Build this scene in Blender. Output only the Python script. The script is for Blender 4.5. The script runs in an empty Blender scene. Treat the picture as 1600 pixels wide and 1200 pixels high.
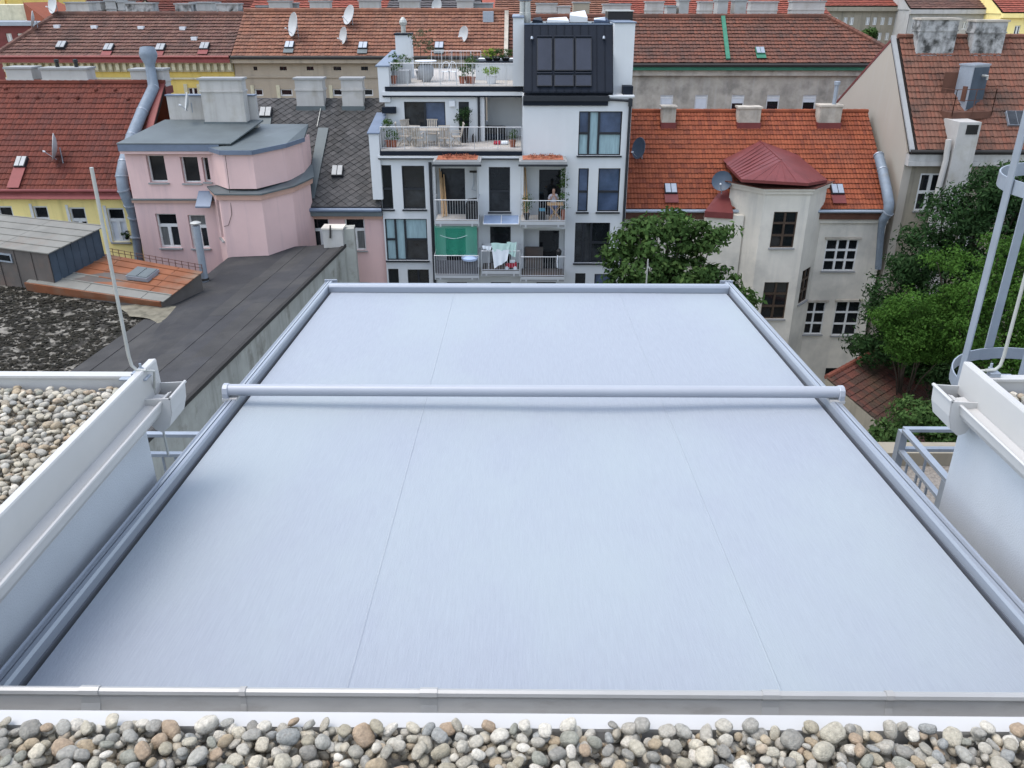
import bpy, math, random
import numpy as np
from mathutils import Vector, Matrix
rng = random.Random(7)
C = bpy.context.scene.collection
scene = bpy.context.scene
R = math.radians

# ------------------------------------------------------------------ camera, sky, sun, exposure
EYE = Vector((0, 0, 24.0)); PITCH = R(25.2); YAW = R(0.5); FPX = 1300.0
cd = bpy.data.cameras.new('camera'); cam = bpy.data.objects.new('camera', cd); C.objects.link(cam)
cam.location = EYE; cam.rotation_euler = (math.pi / 2 - PITCH, 0, YAW)
cd.sensor_width = 36; cd.lens = 36 * FPX / 1600; cd.clip_start = 0.05; cd.clip_end = 2000
scene.camera = cam
SUN_EL, SUN_AZ = R(70), R(-98)            # azimuth measured from +Y towards +X
sdir = Vector((math.sin(SUN_AZ) * math.cos(SUN_EL), math.cos(SUN_AZ) * math.cos(SUN_EL), math.sin(SUN_EL)))
world = bpy.data.worlds.new('World'); scene.world = world; world.use_nodes = True
wn = world.node_tree; sky = wn.nodes.new('ShaderNodeTexSky'); sky.sky_type = 'NISHITA'
sky.sun_disc = False; sky.sun_elevation = SUN_EL; sky.sun_rotation = SUN_AZ
sky.air_density = 1.1; sky.dust_density = 1.5; sky.ozone_density = 0.3
bg = wn.nodes['Background']; bg.inputs['Strength'].default_value = 0.15
hs = wn.nodes.new('ShaderNodeHueSaturation'); hs.inputs['Saturation'].default_value = 0.62   # thin high cloud greys the blue
wn.links.new(sky.outputs[0], hs.inputs['Color']); wn.links.new(hs.outputs[0], bg.inputs[0])
sl = bpy.data.lights.new('sun', 'SUN'); sl.energy = 0.6; sl.angle = R(38); sl.color = (1, 0.94, 0.86)
so = bpy.data.objects.new('sun', sl); C.objects.link(so); so.rotation_euler = sdir.to_track_quat('Z', 'Y').to_euler()
so.location = (0, 0, 60)
vs = scene.view_settings; vs.view_transform = 'Standard'; vs.look = 'None'; vs.exposure = 1.46; vs.gamma = 1; vs.use_curve_mapping = False

# ------------------------------------------------------------------ measuring: a point of the photograph -> a point of the place
def ray(px, py):
    x = (px - 800) / FPX; y = (600 - py) / FPX
    X, Y, Z = x, math.cos(PITCH) + y * math.sin(PITCH), -math.sin(PITCH) + y * math.cos(PITCH)
    return Vector((X * math.cos(YAW) - Y * math.sin(YAW), X * math.sin(YAW) + Y * math.cos(YAW), Z))
def at(px, py, Y):
    d = ray(px, py); return EYE + d * (Y / d.y)
def atz(px, py, Z):
    d = ray(px, py); return EYE + d * ((Z - EYE.z) / d.z)
def proj(p):
    v = p - EYE
    x = v.x * math.cos(YAW) + v.y * math.sin(YAW); y = -v.x * math.sin(YAW) + v.y * math.cos(YAW)
    F = y * math.cos(PITCH) - v.z * math.sin(PITCH); U = y * math.sin(PITCH) + v.z * math.cos(PITCH)
    return (800 + FPX * x / F, 600 - FPX * U / F, F)
def wr(x0, y0, x1, y1, Y):
    ym = (y0 + y1) / 2; xm = (x0 + x1) / 2
    return (at(x0, ym, Y).x, at(x1, ym, Y).x, at(xm, y1, Y).z, at(xm, y0, Y).z)

# ------------------------------------------------------------------ objects
def tag(o, label, cat, group=None, kind=None):
    if label: o['label'] = label
    if cat: o['category'] = cat
    if group: o['group'] = group
    if kind: o['kind'] = kind
    return o
def thing(name, label, cat, loc=(0, 0, 0), group=None, rz=0):
    o = bpy.data.objects.new(name, None); C.objects.link(o); o.location = loc; o.rotation_euler = (0, 0, rz)
    o.empty_display_size = 0.3
    return tag(o, label, cat, group)
def origin(o):
    while o.parent: o = o.parent
    return Vector(o.location)
def dup(root, loc, rz=0, label=None):
    r = root.copy(); C.objects.link(r); r.location = loc; r.rotation_euler = (0, 0, rz)
    if label: r['label'] = label
    for ch in list(root.children):
        c = ch.copy(); C.objects.link(c); c.parent = r
        for g in list(ch.children):
            k = g.copy(); C.objects.link(k); k.parent = c
    return r
class Fr:
    """a wall's own frame: u along it, v up, w out of it"""
    def __init__(s, O, U, N): s.O = Vector(O); s.U = Vector(U).normalized(); s.N = Vector(N).normalized()
    def __call__(s, u, v, w=0): return s.O + s.U * u + Vector((0, 0, v)) + s.N * w
def front(Y): return Fr((0, Y, 0), (1, 0, 0), (0, -1, 0))
def fr2(p, q):
    p = Vector((p[0], p[1], 0)); q = Vector((q[0], q[1], 0)); U = (q - p).normalized()
    return Fr(p, U, (U.y, -U.x, 0)), (q - p).length
class MB:
    def __init__(s): s.v = []; s.f = []
    def poly(s, *p):
        n = len(s.v); s.v += [Vector(q) for q in p]; s.f.append(tuple(range(n, n + len(p))))
    def hexa(s, p):       # 8 points: bottom ring 0-3, top ring 4-7
        n = len(s.v); s.v += [Vector(q) for q in p]
        for f in ((3, 2, 1, 0), (4, 5, 6, 7), (0, 1, 5, 4), (1, 2, 6, 5), (2, 3, 7, 6), (3, 0, 4, 7)): s.f.append(tuple(n + i for i in f))
    def box(s, x0, x1, y0, y1, z0, z1):
        s.hexa([(x0, y0, z0), (x1, y0, z0), (x1, y1, z0), (x0, y1, z0), (x0, y0, z1), (x1, y0, z1), (x1, y1, z1), (x0, y1, z1)]); return s
    def fbox(s, fr, u0, u1, v0, v1, w0, w1):
        s.hexa([fr(u0, v0, w1), fr(u1, v0, w1), fr(u1, v0, w0), fr(u0, v0, w0), fr(u0, v1, w1), fr(u1, v1, w1), fr(u1, v1, w0), fr(u0, v1, w0)]); return s
    def prism(s, pts, z0, z1):
        n = len(s.v); k = len(pts)
        g = lambda z, i: z[i] if isinstance(z, (list, tuple)) else z
        s.v += [Vector((p[0], p[1], g(z0, i))) for i, p in enumerate(pts)] + [Vector((p[0], p[1], g(z1, i))) for i, p in enumerate(pts)]
        s.f.append(tuple(n + i for i in reversed(range(k)))); s.f.append(tuple(n + k + i for i in range(k)))
        for i in range(k): j = (i + 1) % k; s.f.append((n + i, n + j, n + k + j, n + k + i))
        return s
    def sweep(s, prof, a, b, cap=True):   # prof: list of 3D offsets, extruded from a to b
        n = len(s.v); k = len(prof); a = Vector(a); b = Vector(b)
        s.v += [a + Vector(p) for p in prof] + [b + Vector(p) for p in prof]
        for i in range(k): j = (i + 1) % k; s.f.append((n + i, n + j, n + k + j, n + k + i))
        if cap: s.f.append(tuple(n + i for i in reversed(range(k)))); s.f.append(tuple(n + k + i for i in range(k)))
        return s
    def tube(s, pts, r, n=8, cap=True, flat=1.0):
        pts = [Vector(p) for p in pts]; rs = r if isinstance(r, (list, tuple)) else [r] * len(pts)
        base = len(s.v); prev = None
        for i, p in enumerate(pts):
            t = (pts[min(i + 1, len(pts) - 1)] - pts[max(i - 1, 0)]).normalized()
            if prev is None: a = t.orthogonal().normalized()
            else: a = (prev - t * prev.dot(t)).normalized()
            prev = a; b = t.cross(a)
            for k in range(n):
                an = 2 * math.pi * k / n; s.v.append(p + (a * math.cos(an) + b * math.sin(an) * flat) * rs[i])
        for i in range(len(pts) - 1):
            for k in range(n):
                q = (k + 1) % n; s.f.append((base + i * n + k, base + i * n + q, base + (i + 1) * n + q, base + (i + 1) * n + k))
        if cap:
            s.f.append(tuple(base + k for k in reversed(range(n)))); e = base + (len(pts) - 1) * n; s.f.append(tuple(e + k for k in range(n)))
        return s
    def lathe(s, prof, c, n=12, axis=(0, 0, 1)):
        ax = Vector(axis).normalized(); a = ax.orthogonal().normalized(); b = ax.cross(a); c = Vector(c); base = len(s.v)
        for r, h in prof:
            for k in range(n):
                an = 2 * math.pi * k / n; s.v.append(c + ax * h + (a * math.cos(an) + b * math.sin(an)) * r)
        for i in range(len(prof) - 1):
            for k in range(n):
                q = (k + 1) % n; s.f.append((base + i * n + k, base + i * n + q, base + (i + 1) * n + q, base + (i + 1) * n + k))
        s.f.append(tuple(base + k for k in reversed(range(n)))); e = base + (len(prof) - 1) * n; s.f.append(tuple(e + k for k in range(n)))
        return s
    def build(s, name, mat, parent=None, smooth=False, bevel=0, kind=None, loc=None):
        me = bpy.data.meshes.new(name)
        off = origin(parent) if parent else (Vector(loc) if loc is not None else Vector((0, 0, 0)))
        me.from_pydata([tuple(p - off) for p in s.v], [], s.f); me.materials.append(mat)
        if smooth: me.polygons.foreach_set('use_smooth', [True] * len(me.polygons))
        o = bpy.data.objects.new(name, me); C.objects.link(o)
        if parent: o.parent = parent
        else: o.location = off
        if bevel:
            m = o.modifiers.new('bevel', 'BEVEL'); m.width = bevel; m.segments = 2; m.limit_method = 'ANGLE'; m.angle_limit = R(40)
        if smooth:
            try: me.set_sharp_from_angle(angle=R(40))
            except Exception: pass
        if kind: o['kind'] = kind
        return o
def inst(src, parent, name=None, offset=(0, 0, 0)):
    o = src.copy(); C.objects.link(o); o.parent = parent; o.location = Vector(src.location) + Vector(offset)
    return o

# ------------------------------------------------------------------ materials
def M(name, col, rough=0.8, metal=0.0, var=0.12, scale=2.0, bump=0.0, bscale=30.0, stain=None, sscale=0.6, samt=0.5, sthr=0.5, stretch=(1, 1, 1),
      island=None, obj=False, spec=0.3, streak=None, translucent=0.0, coords='pos', coat=0.0, alpha=1.0, bstretch=None, sstretch=None):
    m = bpy.data.materials.new(name); m.use_nodes = True; nt = m.node_tree; N = nt.nodes; L = nt.links
    b = N['Principled BSDF']; b.inputs['Roughness'].default_value = rough; b.inputs['Metallic'].default_value = metal
    b.inputs['Specular IOR Level'].default_value = spec
    if coat: b.inputs['Coat Weight'].default_value = coat; b.inputs['Coat Roughness'].default_value = 0.15
    if coords == 'pos': src = N.new('ShaderNodeNewGeometry').outputs['Position']
    else: src = N.new('ShaderNodeTexCoord').outputs['Object']
    def noise(sc, st=(1, 1, 1), det=5.0):
        mp = N.new('ShaderNodeMapping'); mp.inputs['Scale'].default_value = st; L.new(src, mp.inputs[0])
        t = N.new('ShaderNodeTexNoise'); t.inputs['Scale'].default_value = sc; t.inputs['Detail'].default_value = det; t.inputs['Roughness'].default_value = 0.6
        L.new(mp.outputs[0], t.inputs['Vector']); return t.outputs['Fac']
    def mix(f, a, c, mode='MIX'):
        x = N.new('ShaderNodeMix'); x.data_type = 'RGBA'; x.blend_type = mode
        if isinstance(f, float): x.inputs[0].default_value = f
        else: L.new(f, x.inputs[0])
        for sock, val in ((x.inputs[6], a), (x.inputs[7], c)):
            if isinstance(val, tuple): sock.default_value = (*val[:3], 1)
            else: L.new(val, sock)
        return x.outputs[2]
    def rng_map(f, a, c, lo=0.0, hi=1.0):
        r = N.new('ShaderNodeMapRange'); r.inputs[1].default_value = a; r.inputs[2].default_value = c; r.inputs[3].default_value = lo; r.inputs[4].default_value = hi
        L.new(f, r.inputs[0]); return r.outputs[0]
    if island:
        ramp = N.new('ShaderNodeValToRGB'); ramp.color_ramp.interpolation = 'LINEAR' if not obj else 'CONSTANT'
        if obj: L.new(N.new('ShaderNodeObjectInfo').outputs['Random'], ramp.inputs[0])
        else: L.new(N.new('ShaderNodeNewGeometry').outputs['Random Per Island'], ramp.inputs[0])
        el = ramp.color_ramp.elements
        while len(el) < len(island): el.new(0.5)
        for i, c in enumerate(island): el[i].position = i / max(1, len(island) - (0 if obj else 1)); el[i].color = (*c, 1)
        base = ramp.outputs[0]
    else: base = None
    nz = noise(scale, stretch)
    f = rng_map(nz, 0.3, 0.7)
    if base is None:
        base = mix(f, tuple(c * (1 - var) for c in col), tuple(min(1, c * (1 + var)) for c in col))
    else:
        base = mix(1.0, base, mix(f, (1 - var,) * 3, (1 + var,) * 3), 'MULTIPLY')
    if stain:
        sf = rng_map(noise(sscale, sstretch or stretch, 8.0), sthr, sthr + 0.18, 0.0, samt); base = mix(sf, base, stain)
    if streak:
        sf = rng_map(noise(1.6, (1.6, 1.6, 0.12), 6.0), 0.52, 0.72, 0.0, streak[1]); base = mix(sf, base, streak[0])
    L.new(base, b.inputs['Base Color'])
    if bump:
        bp = N.new('ShaderNodeBump'); bp.inputs['Strength'].default_value = bump; bp.inputs['Distance'].default_value = 0.02
        L.new(noise(bscale, bstretch or (1, 1, 1), 4.0), bp.inputs['Height']); L.new(bp.outputs[0], b.inputs['Normal'])
    out = N['Material Output']
    if translucent:
        tr = N.new('ShaderNodeBsdfTranslucent'); L.new(base, tr.inputs['Color'])
        ms = N.new('ShaderNodeMixShader'); ms.inputs[0].default_value = translucent
        L.new(b.outputs[0], ms.inputs[1]); L.new(tr.outputs[0], ms.inputs[2]); L.new(ms.outputs[0], out.inputs[0])
    if alpha < 1:
        tp = N.new('ShaderNodeBsdfTransparent'); ms = N.new('ShaderNodeMixShader'); ms.inputs[0].default_value = alpha
        L.new(tp.outputs[0], ms.inputs[1]); L.new(b.outputs[0], ms.inputs[2]); L.new(ms.outputs[0], out.inputs[0])
    return m

white_coat = M('white_coated_metal', (0.44, 0.435, 0.42), rough=0.42, var=0.04, scale=4, stain=(0.45, 0.45, 0.44), sscale=5, samt=0.25, sthr=0.6)
zinc = M('gutter_zinc', (0.34, 0.335, 0.32), rough=0.6, metal=0.1, var=0.16, scale=3, stretch=(1, 3, 3), stain=(0.18, 0.17, 0.15), sscale=6, samt=0.5, sthr=0.52, spec=0.4)
zinc_light = M('zinc_bead', (0.36, 0.36, 0.35), rough=0.4, metal=0.2, var=0.1, stain=(0.3, 0.3, 0.29), sscale=9, samt=0.5, sthr=0.58)
hatch_glass = M('hatch_glass', (0.26, 0.275, 0.28), rough=0.3, var=0.15, scale=3)
alu = M('awning_aluminium', (0.265, 0.293, 0.335), rough=0.36, metal=0.25, var=0.03, spec=0.5)
tube_m = M('tube_aluminium', (0.33, 0.35, 0.385), rough=0.4, metal=0.1, var=0.03, spec=0.4)
alu_dark = M('rail_slot_shade', (0.10, 0.11, 0.13), rough=0.5, var=0.05)
plaster = M('penthouse_plaster', (0.48, 0.505, 0.53), rough=0.8, var=0.05, scale=3, bump=0.22, bscale=170)
galv = M('galvanised_steel', (0.29, 0.325, 0.37), rough=0.45, metal=0.4, var=0.08, scale=9)
galv_pale = M('galvanised_rod', (0.38, 0.385, 0.36), rough=0.5, metal=0.3, var=0.08, scale=20)
house_white = M('white_render', (0.53, 0.55, 0.56), rough=0.9, var=0.04, scale=0.7, streak=((0.62, 0.64, 0.65), 0.18), bump=0.15, bscale=60)
bluish_trim = M('zinc_cap', (0.14, 0.175, 0.235), rough=0.45, metal=0.3, var=0.1)
anthracite = M('anthracite_sheet', (0.006, 0.01, 0.018), rough=0.6, metal=0.0, var=0.12, scale=2, spec=0.18)
anth_frame = M('anthracite_frame', (0.018, 0.021, 0.026), rough=0.5, var=0.08)
g_dark = M('dark_glass', (0.010, 0.012, 0.014), rough=0.06, var=0.5, scale=0.9, spec=0.5)
g_room = M('dim_glass', (0.022, 0.025, 0.028), rough=0.08, var=0.6, scale=1.7, spec=0.5)
g_blue = M('sky_reflection_glass', (0.060, 0.085, 0.14), rough=0.06, var=0.35, scale=1.1, spec=0.6)  # blue base colour stands in for reflected sky
g_curt = M('curtain_glass', (0.25, 0.36, 0.39), rough=0.18, var=0.18, scale=3, stretch=(4, 1, 0.4), spec=0.5)
g_net = M('net_curtain_glass', (0.15, 0.155, 0.15), rough=0.15, var=0.25, scale=4, stretch=(5, 1, 0.3), spec=0.5)
g_solar = M('solar_glass', (0.026, 0.031, 0.045), rough=0.25, var=0.15, scale=1, spec=0.3)
blind = M('white_blind', (0.60, 0.62, 0.64), rough=0.7, var=0.05)
win_white = M('white_window_paint', (0.62, 0.62, 0.60), rough=0.6, var=0.08, scale=6)
win_brown = M('brown_window_paint', (0.060, 0.040, 0.027), rough=0.6, var=0.25, scale=6)
concrete = M('balcony_concrete', (0.26, 0.265, 0.265), rough=0.9, var=0.1, scale=2, stain=(0.25, 0.25, 0.24), sscale=2, samt=0.4)
paver = M('terrace_paver', (0.38, 0.355, 0.325), rough=0.9, var=0.12, scale=2)
steel_rail = M('balcony_steel', (0.46, 0.48, 0.50), rough=0.4, metal=0.4, var=0.05)
sedum = M('sedum_planting', (0.30, 0.095, 0.055), rough=1.0, var=0.5, scale=12, stain=(0.35, 0.25, 0.13), sscale=9, samt=0.6)
yellow = M('yellow_render', (0.9, 0.73, 0.3), rough=0.9, var=0.06, scale=0.8, streak=((0.36, 0.30, 0.12), 0.35), bump=0.1)
yellow2 = M('ochre_render', (0.6, 0.45, 0.13), rough=0.9, var=0.08, scale=0.8, streak=((0.28, 0.23, 0.10), 0.4))
cream = M('cream_stucco', (0.52, 0.48, 0.34), rough=0.9, var=0.12, scale=3, streak=((0.22, 0.20, 0.14), 0.5))
tan = M('tan_render', (0.37, 0.31, 0.235), rough=0.9, var=0.07, scale=0.7, streak=((0.18, 0.16, 0.13), 0.4))
pink = M('pink_render', (0.62, 0.435, 0.41), rough=0.9, var=0.05, scale=0.7, streak=((0.41, 0.30, 0.31), 0.4), bump=0.1)
pink_trim = M('salmon_trim', (0.46, 0.29, 0.23), rough=0.9, var=0.06)
stucco_old = M('old_grey_stucco', (0.4, 0.36, 0.3), rough=0.95, var=0.22, scale=1.1, stain=(0.19, 0.175, 0.15), sscale=0.9, samt=0.7, sthr=0.48, streak=((0.48, 0.455, 0.41), 0.5), bump=0.3)
stucco_grey = M('grey_render', (0.6, 0.56, 0.485), rough=0.92, var=0.09, scale=0.8, stain=(0.33, 0.32, 0.29), sscale=0.45, samt=0.55, sthr=0.5, streak=((0.36, 0.35, 0.32), 0.35), bump=0.15)
beige = M('beige_render', (0.36, 0.325, 0.275), rough=0.92, var=0.03, scale=0.6, streak=((0.38, 0.36, 0.33), 0.25))
olive_wall = M('weathered_brown_render', (0.27, 0.24, 0.185), rough=0.95, var=0.14, scale=0.9, streak=((0.11, 0.10, 0.08), 0.5))
chim_white = M('white_chimney_render', (0.4, 0.39, 0.37), rough=0.92, var=0.08, scale=1.5, streak=((0.25, 0.24, 0.21), 0.55), stain=(0.28, 0.26, 0.20), sscale=1.1, samt=0.5, sthr=0.56)
chim_dirty = M('soot_stained_chimney', (0.38, 0.38, 0.37), rough=0.95, var=0.15, scale=2, stain=(0.03, 0.03, 0.028), sscale=1.5, samt=0.97, sthr=0.45, streak=((0.10, 0.10, 0.09), 0.6))
dark_red = M('maroon_sheet', (0.15, 0.036, 0.034), rough=0.5, metal=0.15, var=0.15, scale=1.5)
red_sheet = M('red_painted_sheet', (0.19, 0.048, 0.045), rough=0.6, var=0.12)
green_sheet = M('green_painted_sheet', (0.035, 0.16, 0.10), rough=0.6, var=0.15)
roof_grey = M('grey_roof_sheet', (0.105, 0.125, 0.13), rough=0.55, metal=0.15, var=0.12, scale=0.8, stain=(0.07, 0.08, 0.083), sscale=0.5, samt=0.5)
underlay = M('underlay_gap_shade', (0.016, 0.012, 0.010), rough=1, var=0.2)  # roof backing, near black so its colour carries the shadow under tile edges
duct_m = M('galvanised_duct', (0.17, 0.205, 0.245), rough=0.6, metal=0.15, var=0.12, scale=4, stain=(0.20, 0.17, 0.12), sscale=1.5, samt=0.4, sthr=0.58)
dish_m = M('pale_dish', (0.4, 0.415, 0.415), rough=0.5, var=0.06)
dish_dark = M('grey_blue_dish', (0.06, 0.085, 0.12), rough=0.45, var=0.1)
felt_sheet_m = M('felt_sheet', (1, 1, 1), rough=0.92, var=0.18, scale=0.9, island=[(0.043, 0.043, 0.045), (0.047, 0.047, 0.048), (0.041, 0.041, 0.043), (0.045, 0.044, 0.043), (0.050, 0.049, 0.048)], obj=True, stain=(0.075, 0.072, 0.066), sscale=0.7, samt=0.5, sthr=0.5, bump=0.2, bscale=80)
felt = M('bitumen_felt', (0.036, 0.036, 0.038), rough=0.92, var=0.15, scale=0.9, stain=(0.062, 0.06, 0.056), sscale=0.7, samt=0.6, sthr=0.47, bump=0.2, bscale=80)
wall_rot = M('weathered_party_wall', (0.33, 0.335, 0.305), rough=0.97, var=0.16, scale=1.0, stain=(0.13, 0.115, 0.09), sscale=1.3, samt=0.7, sthr=0.56, streak=((0.13, 0.12, 0.10), 0.5), bump=0.5, bscale=12)
moss_m = M('mossy_gravel_roof', (0.21, 0.195, 0.165), rough=1, var=0.2, scale=2, stain=(0.020, 0.018, 0.014), sscale=2.2, samt=0.95, sthr=0.40, bump=0.6, bscale=25)
rust = M('rusted_sheet', (0.19, 0.07, 0.032), rough=0.75, metal=0.1, var=0.2, scale=1.1, stain=(0.17, 0.145, 0.11), sscale=0.6, samt=0.6, sthr=0.5)
rust_pale = M('worn_galvanised_sheet', (0.18, 0.177, 0.158), rough=0.7, metal=0.15, var=0.12, scale=1.2, stain=(0.20, 0.13, 0.09), sscale=0.8, samt=0.4, sthr=0.55)
rust_side = M('rust_grey_cladding', (0.1, 0.088, 0.08), rough=0.75, metal=0.1, var=0.15, scale=1.2, stain=(0.16, 0.10, 0.075), sscale=0.9, samt=0.5)
blue_side = M('shaded_blue_cladding', (0.055, 0.075, 0.1), rough=0.6, metal=0.25, var=0.2, scale=1.5)  # dormer's side cladding: its shade put into a darker, bluer colour
iron = M('dark_iron', (0.03, 0.028, 0.026), rough=0.7, var=0.1)
rust_iron = M('rusty_iron', (0.10, 0.045, 0.03), rough=0.8, var=0.2)
wood = M('weathered_teak', (0.36, 0.32, 0.27), rough=0.8, var=0.2, scale=8)
wood_pole = M('pine_pole', (0.42, 0.27, 0.14), rough=0.8, var=0.2, scale=6)
terracotta = M('terracotta', (0.24, 0.085, 0.05), rough=0.85, var=0.15, scale=6)
black_plastic = M('black_plastic', (0.012, 0.012, 0.013), rough=0.5, var=0.1)
grey_pot = M('grey_pot', (0.30, 0.31, 0.32), rough=0.7, var=0.15)
cloth_mint = M('mint_cloth', (0.42, 0.58, 0.54), rough=0.95, var=0.08)
cloth_white = M('white_cloth', (0.62, 0.66, 0.70), rough=0.95, var=0.06)
cloth_blue = M('pale_blue_cloth', (0.40, 0.50, 0.68), rough=0.95, var=0.06)
red_paint = M('red_toy_plastic', (0.32, 0.012, 0.03), rough=0.35, var=0.08)
net_green = M('green_netting', (0.03, 0.26, 0.17), rough=0.9, var=0.1, alpha=0.62)
canopy_m = M('blue_polycarbonate', (0.30, 0.40, 0.58), rough=0.25, var=0.08, alpha=0.75)
skin_m = M('skin', (0.42, 0.25, 0.18), rough=0.6, var=0.05)
shirt_m = M('pale_shirt', (0.55, 0.52, 0.56), rough=0.9, var=0.08)
hair_m = M('dark_hair', (0.015, 0.011, 0.009), rough=0.7, var=0.1)
jeans_m = M('blue_trousers', (0.16, 0.19, 0.32), rough=0.9, var=0.1)
ground_m = M('courtyard_ground', (0.2, 0.19, 0.165), rough=1, var=0.25, scale=0.4, stain=(0.05, 0.075, 0.03), sscale=0.15, samt=0.8)
asphalt = M('street_asphalt', (0.05, 0.05, 0.052), rough=0.95, var=0.15, scale=0.5)
def tile_mat(name, cols, dark, samt=0.6, sthr=0.5, sscale=0.5, var=0.15):
    return M(name, (1, 1, 1), rough=0.85, var=var, scale=1.5, island=cols, stain=dark, sscale=sscale, samt=samt, sthr=sthr)
t_orange = tile_mat('orange_clay_tile', [(0.1785, 0.0442, 0.0204), (0.2295, 0.0629, 0.0281), (0.204, 0.0527, 0.0229), (0.1445, 0.0382, 0.0204)], (0.13, 0.05, 0.033), 0.4, 0.52)
t_red = tile_mat('red_clay_tile', [(0.0952, 0.0238, 0.0161), (0.1232, 0.0314, 0.0195), (0.1105, 0.0281, 0.0179), (0.0782, 0.0221, 0.0153)], (0.085, 0.035, 0.03), 0.4, 0.5)
t_brown = tile_mat('brown_clay_tile', [(0.1227, 0.0624, 0.0475), (0.1466, 0.0764, 0.0567), (0.1306, 0.0644, 0.0508), (0.1068, 0.0565, 0.0448), (0.1665, 0.0922, 0.0707)], (0.06, 0.043, 0.037), 0.6, 0.48)
t_tan = tile_mat('faded_clay_tile', [(0.1874, 0.0802, 0.0505), (0.2159, 0.0986, 0.0606), (0.1955, 0.0843, 0.0525), (0.1589, 0.072, 0.0484), (0.2322, 0.1128, 0.0729)], (0.12, 0.07, 0.052), 0.5, 0.52)
t_old = tile_mat('mottled_clay_tile', [(0.1233, 0.0534, 0.0375), (0.1482, 0.063, 0.0424), (0.1109, 0.0517, 0.0375), (0.1606, 0.0609, 0.0383), (0.0943, 0.0484, 0.0362)], (0.055, 0.043, 0.037), 0.6, 0.48)
t_gable = tile_mat('weathered_clay_tile', [(0.1262, 0.0569, 0.0385), (0.1544, 0.071, 0.0481), (0.1403, 0.064, 0.0428), (0.165, 0.064, 0.041), (0.1049, 0.0515, 0.0364)], (0.045, 0.036, 0.03), 0.75, 0.52, 0.7)
t_slate = tile_mat('fibre_cement_slate', [(0.0562, 0.0547, 0.0547), (0.0863, 0.0825, 0.081), (0.0675, 0.066, 0.0653), (0.045, 0.045, 0.045)], (0.04, 0.038, 0.035), 0.6, 0.5, 0.6)
t_low = tile_mat('low_roof_tile', [(0.0816, 0.0299, 0.0229), (0.1088, 0.0381, 0.0272), (0.0925, 0.0338, 0.025), (0.0598, 0.0272, 0.0218)], (0.05, 0.04, 0.028), 0.7, 0.5, 0.5)
t_far = tile_mat('far_red_tile', [(0.221, 0.0595, 0.0408), (0.272, 0.0723, 0.0467), (0.2465, 0.0663, 0.0425)], (0.2, 0.07, 0.05), 0.4)
t_dark = tile_mat('dark_roof_tile', [(0.08, 0.075, 0.078), (0.11, 0.10, 0.10)], (0.05, 0.05, 0.05), 0.4)
PEB = [(c[0] * 1.04, c[1] * .985, c[2] * .87) for c in [(0.30, 0.30, 0.295), (0.42, 0.41, 0.385), (0.24, 0.24, 0.235), (0.52, 0.51, 0.485), (0.35, 0.335, 0.30), (0.34, 0.285, 0.215), (0.28, 0.275, 0.255), (0.48, 0.455, 0.40),
       (0.27, 0.285, 0.30), (0.36, 0.35, 0.33), (0.32, 0.30, 0.25), (0.56, 0.55, 0.53), (0.26, 0.27, 0.25), (0.34, 0.27, 0.21), (0.40, 0.385, 0.34), (0.33, 0.335, 0.33)]]
pebble_m = M('pebble_stone', (1, 1, 1), rough=0.8, var=0.26, scale=2.2, island=PEB, obj=True, coords='obj', stain=(0.2, 0.18, 0.15), sscale=1.6, samt=0.5, sthr=0.52, bump=0.5, bscale=6)
pebbles_m = M('pebble_stones', (1, 1, 1), rough=0.8, var=0.24, scale=90, island=PEB, stain=(0.2, 0.18, 0.15), sscale=30, samt=0.35, sthr=0.55, bump=0.35, bscale=180)
def leaf_mat(name, cols): return M(name, (1, 1, 1), rough=0.75, var=0.3, scale=0.6, island=cols, translucent=0.28, spec=0.1)
lf_mid = leaf_mat('broad_leaf', [(0.029, 0.061, 0.0162), (0.058, 0.1098, 0.0297), (0.0406, 0.0805, 0.0216), (0.087, 0.1403, 0.0405)])
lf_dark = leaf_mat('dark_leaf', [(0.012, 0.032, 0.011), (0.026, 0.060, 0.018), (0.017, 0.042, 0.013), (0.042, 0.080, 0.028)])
lf_light = leaf_mat('acacia_leaf', [(0.0289, 0.0748, 0.0119), (0.0544, 0.1232, 0.0187), (0.0399, 0.0952, 0.0145), (0.068, 0.1403, 0.0238)])
lf_pot = leaf_mat('pot_leaf', [(0.035, 0.07, 0.02), (0.06, 0.12, 0.03), (0.05, 0.09, 0.03)])
lf_lime = leaf_mat('lime_leaf', [(0.16, 0.26, 0.03), (0.22, 0.34, 0.04), (0.12, 0.22, 0.03)])
bark = M('bark', (0.055, 0.042, 0.032), rough=0.95, var=0.3, scale=5, stretch=(1, 1, 0.2), bump=0.5)
def fabric_mat():
    m = M('awning_fabric', (0.268, 0.295, 0.335), rough=0.62, var=0.06, scale=30, stretch=(7, 0.33, 1), bump=0.2, bscale=420, bstretch=(1, 0.12, 1), spec=0.45, stain=(0.30, 0.345, 0.355), sscale=0.8, samt=0.5, sthr=0.42, sstretch=(1, 0.5, 1))
    return m
fabric_m = fabric_mat()

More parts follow.
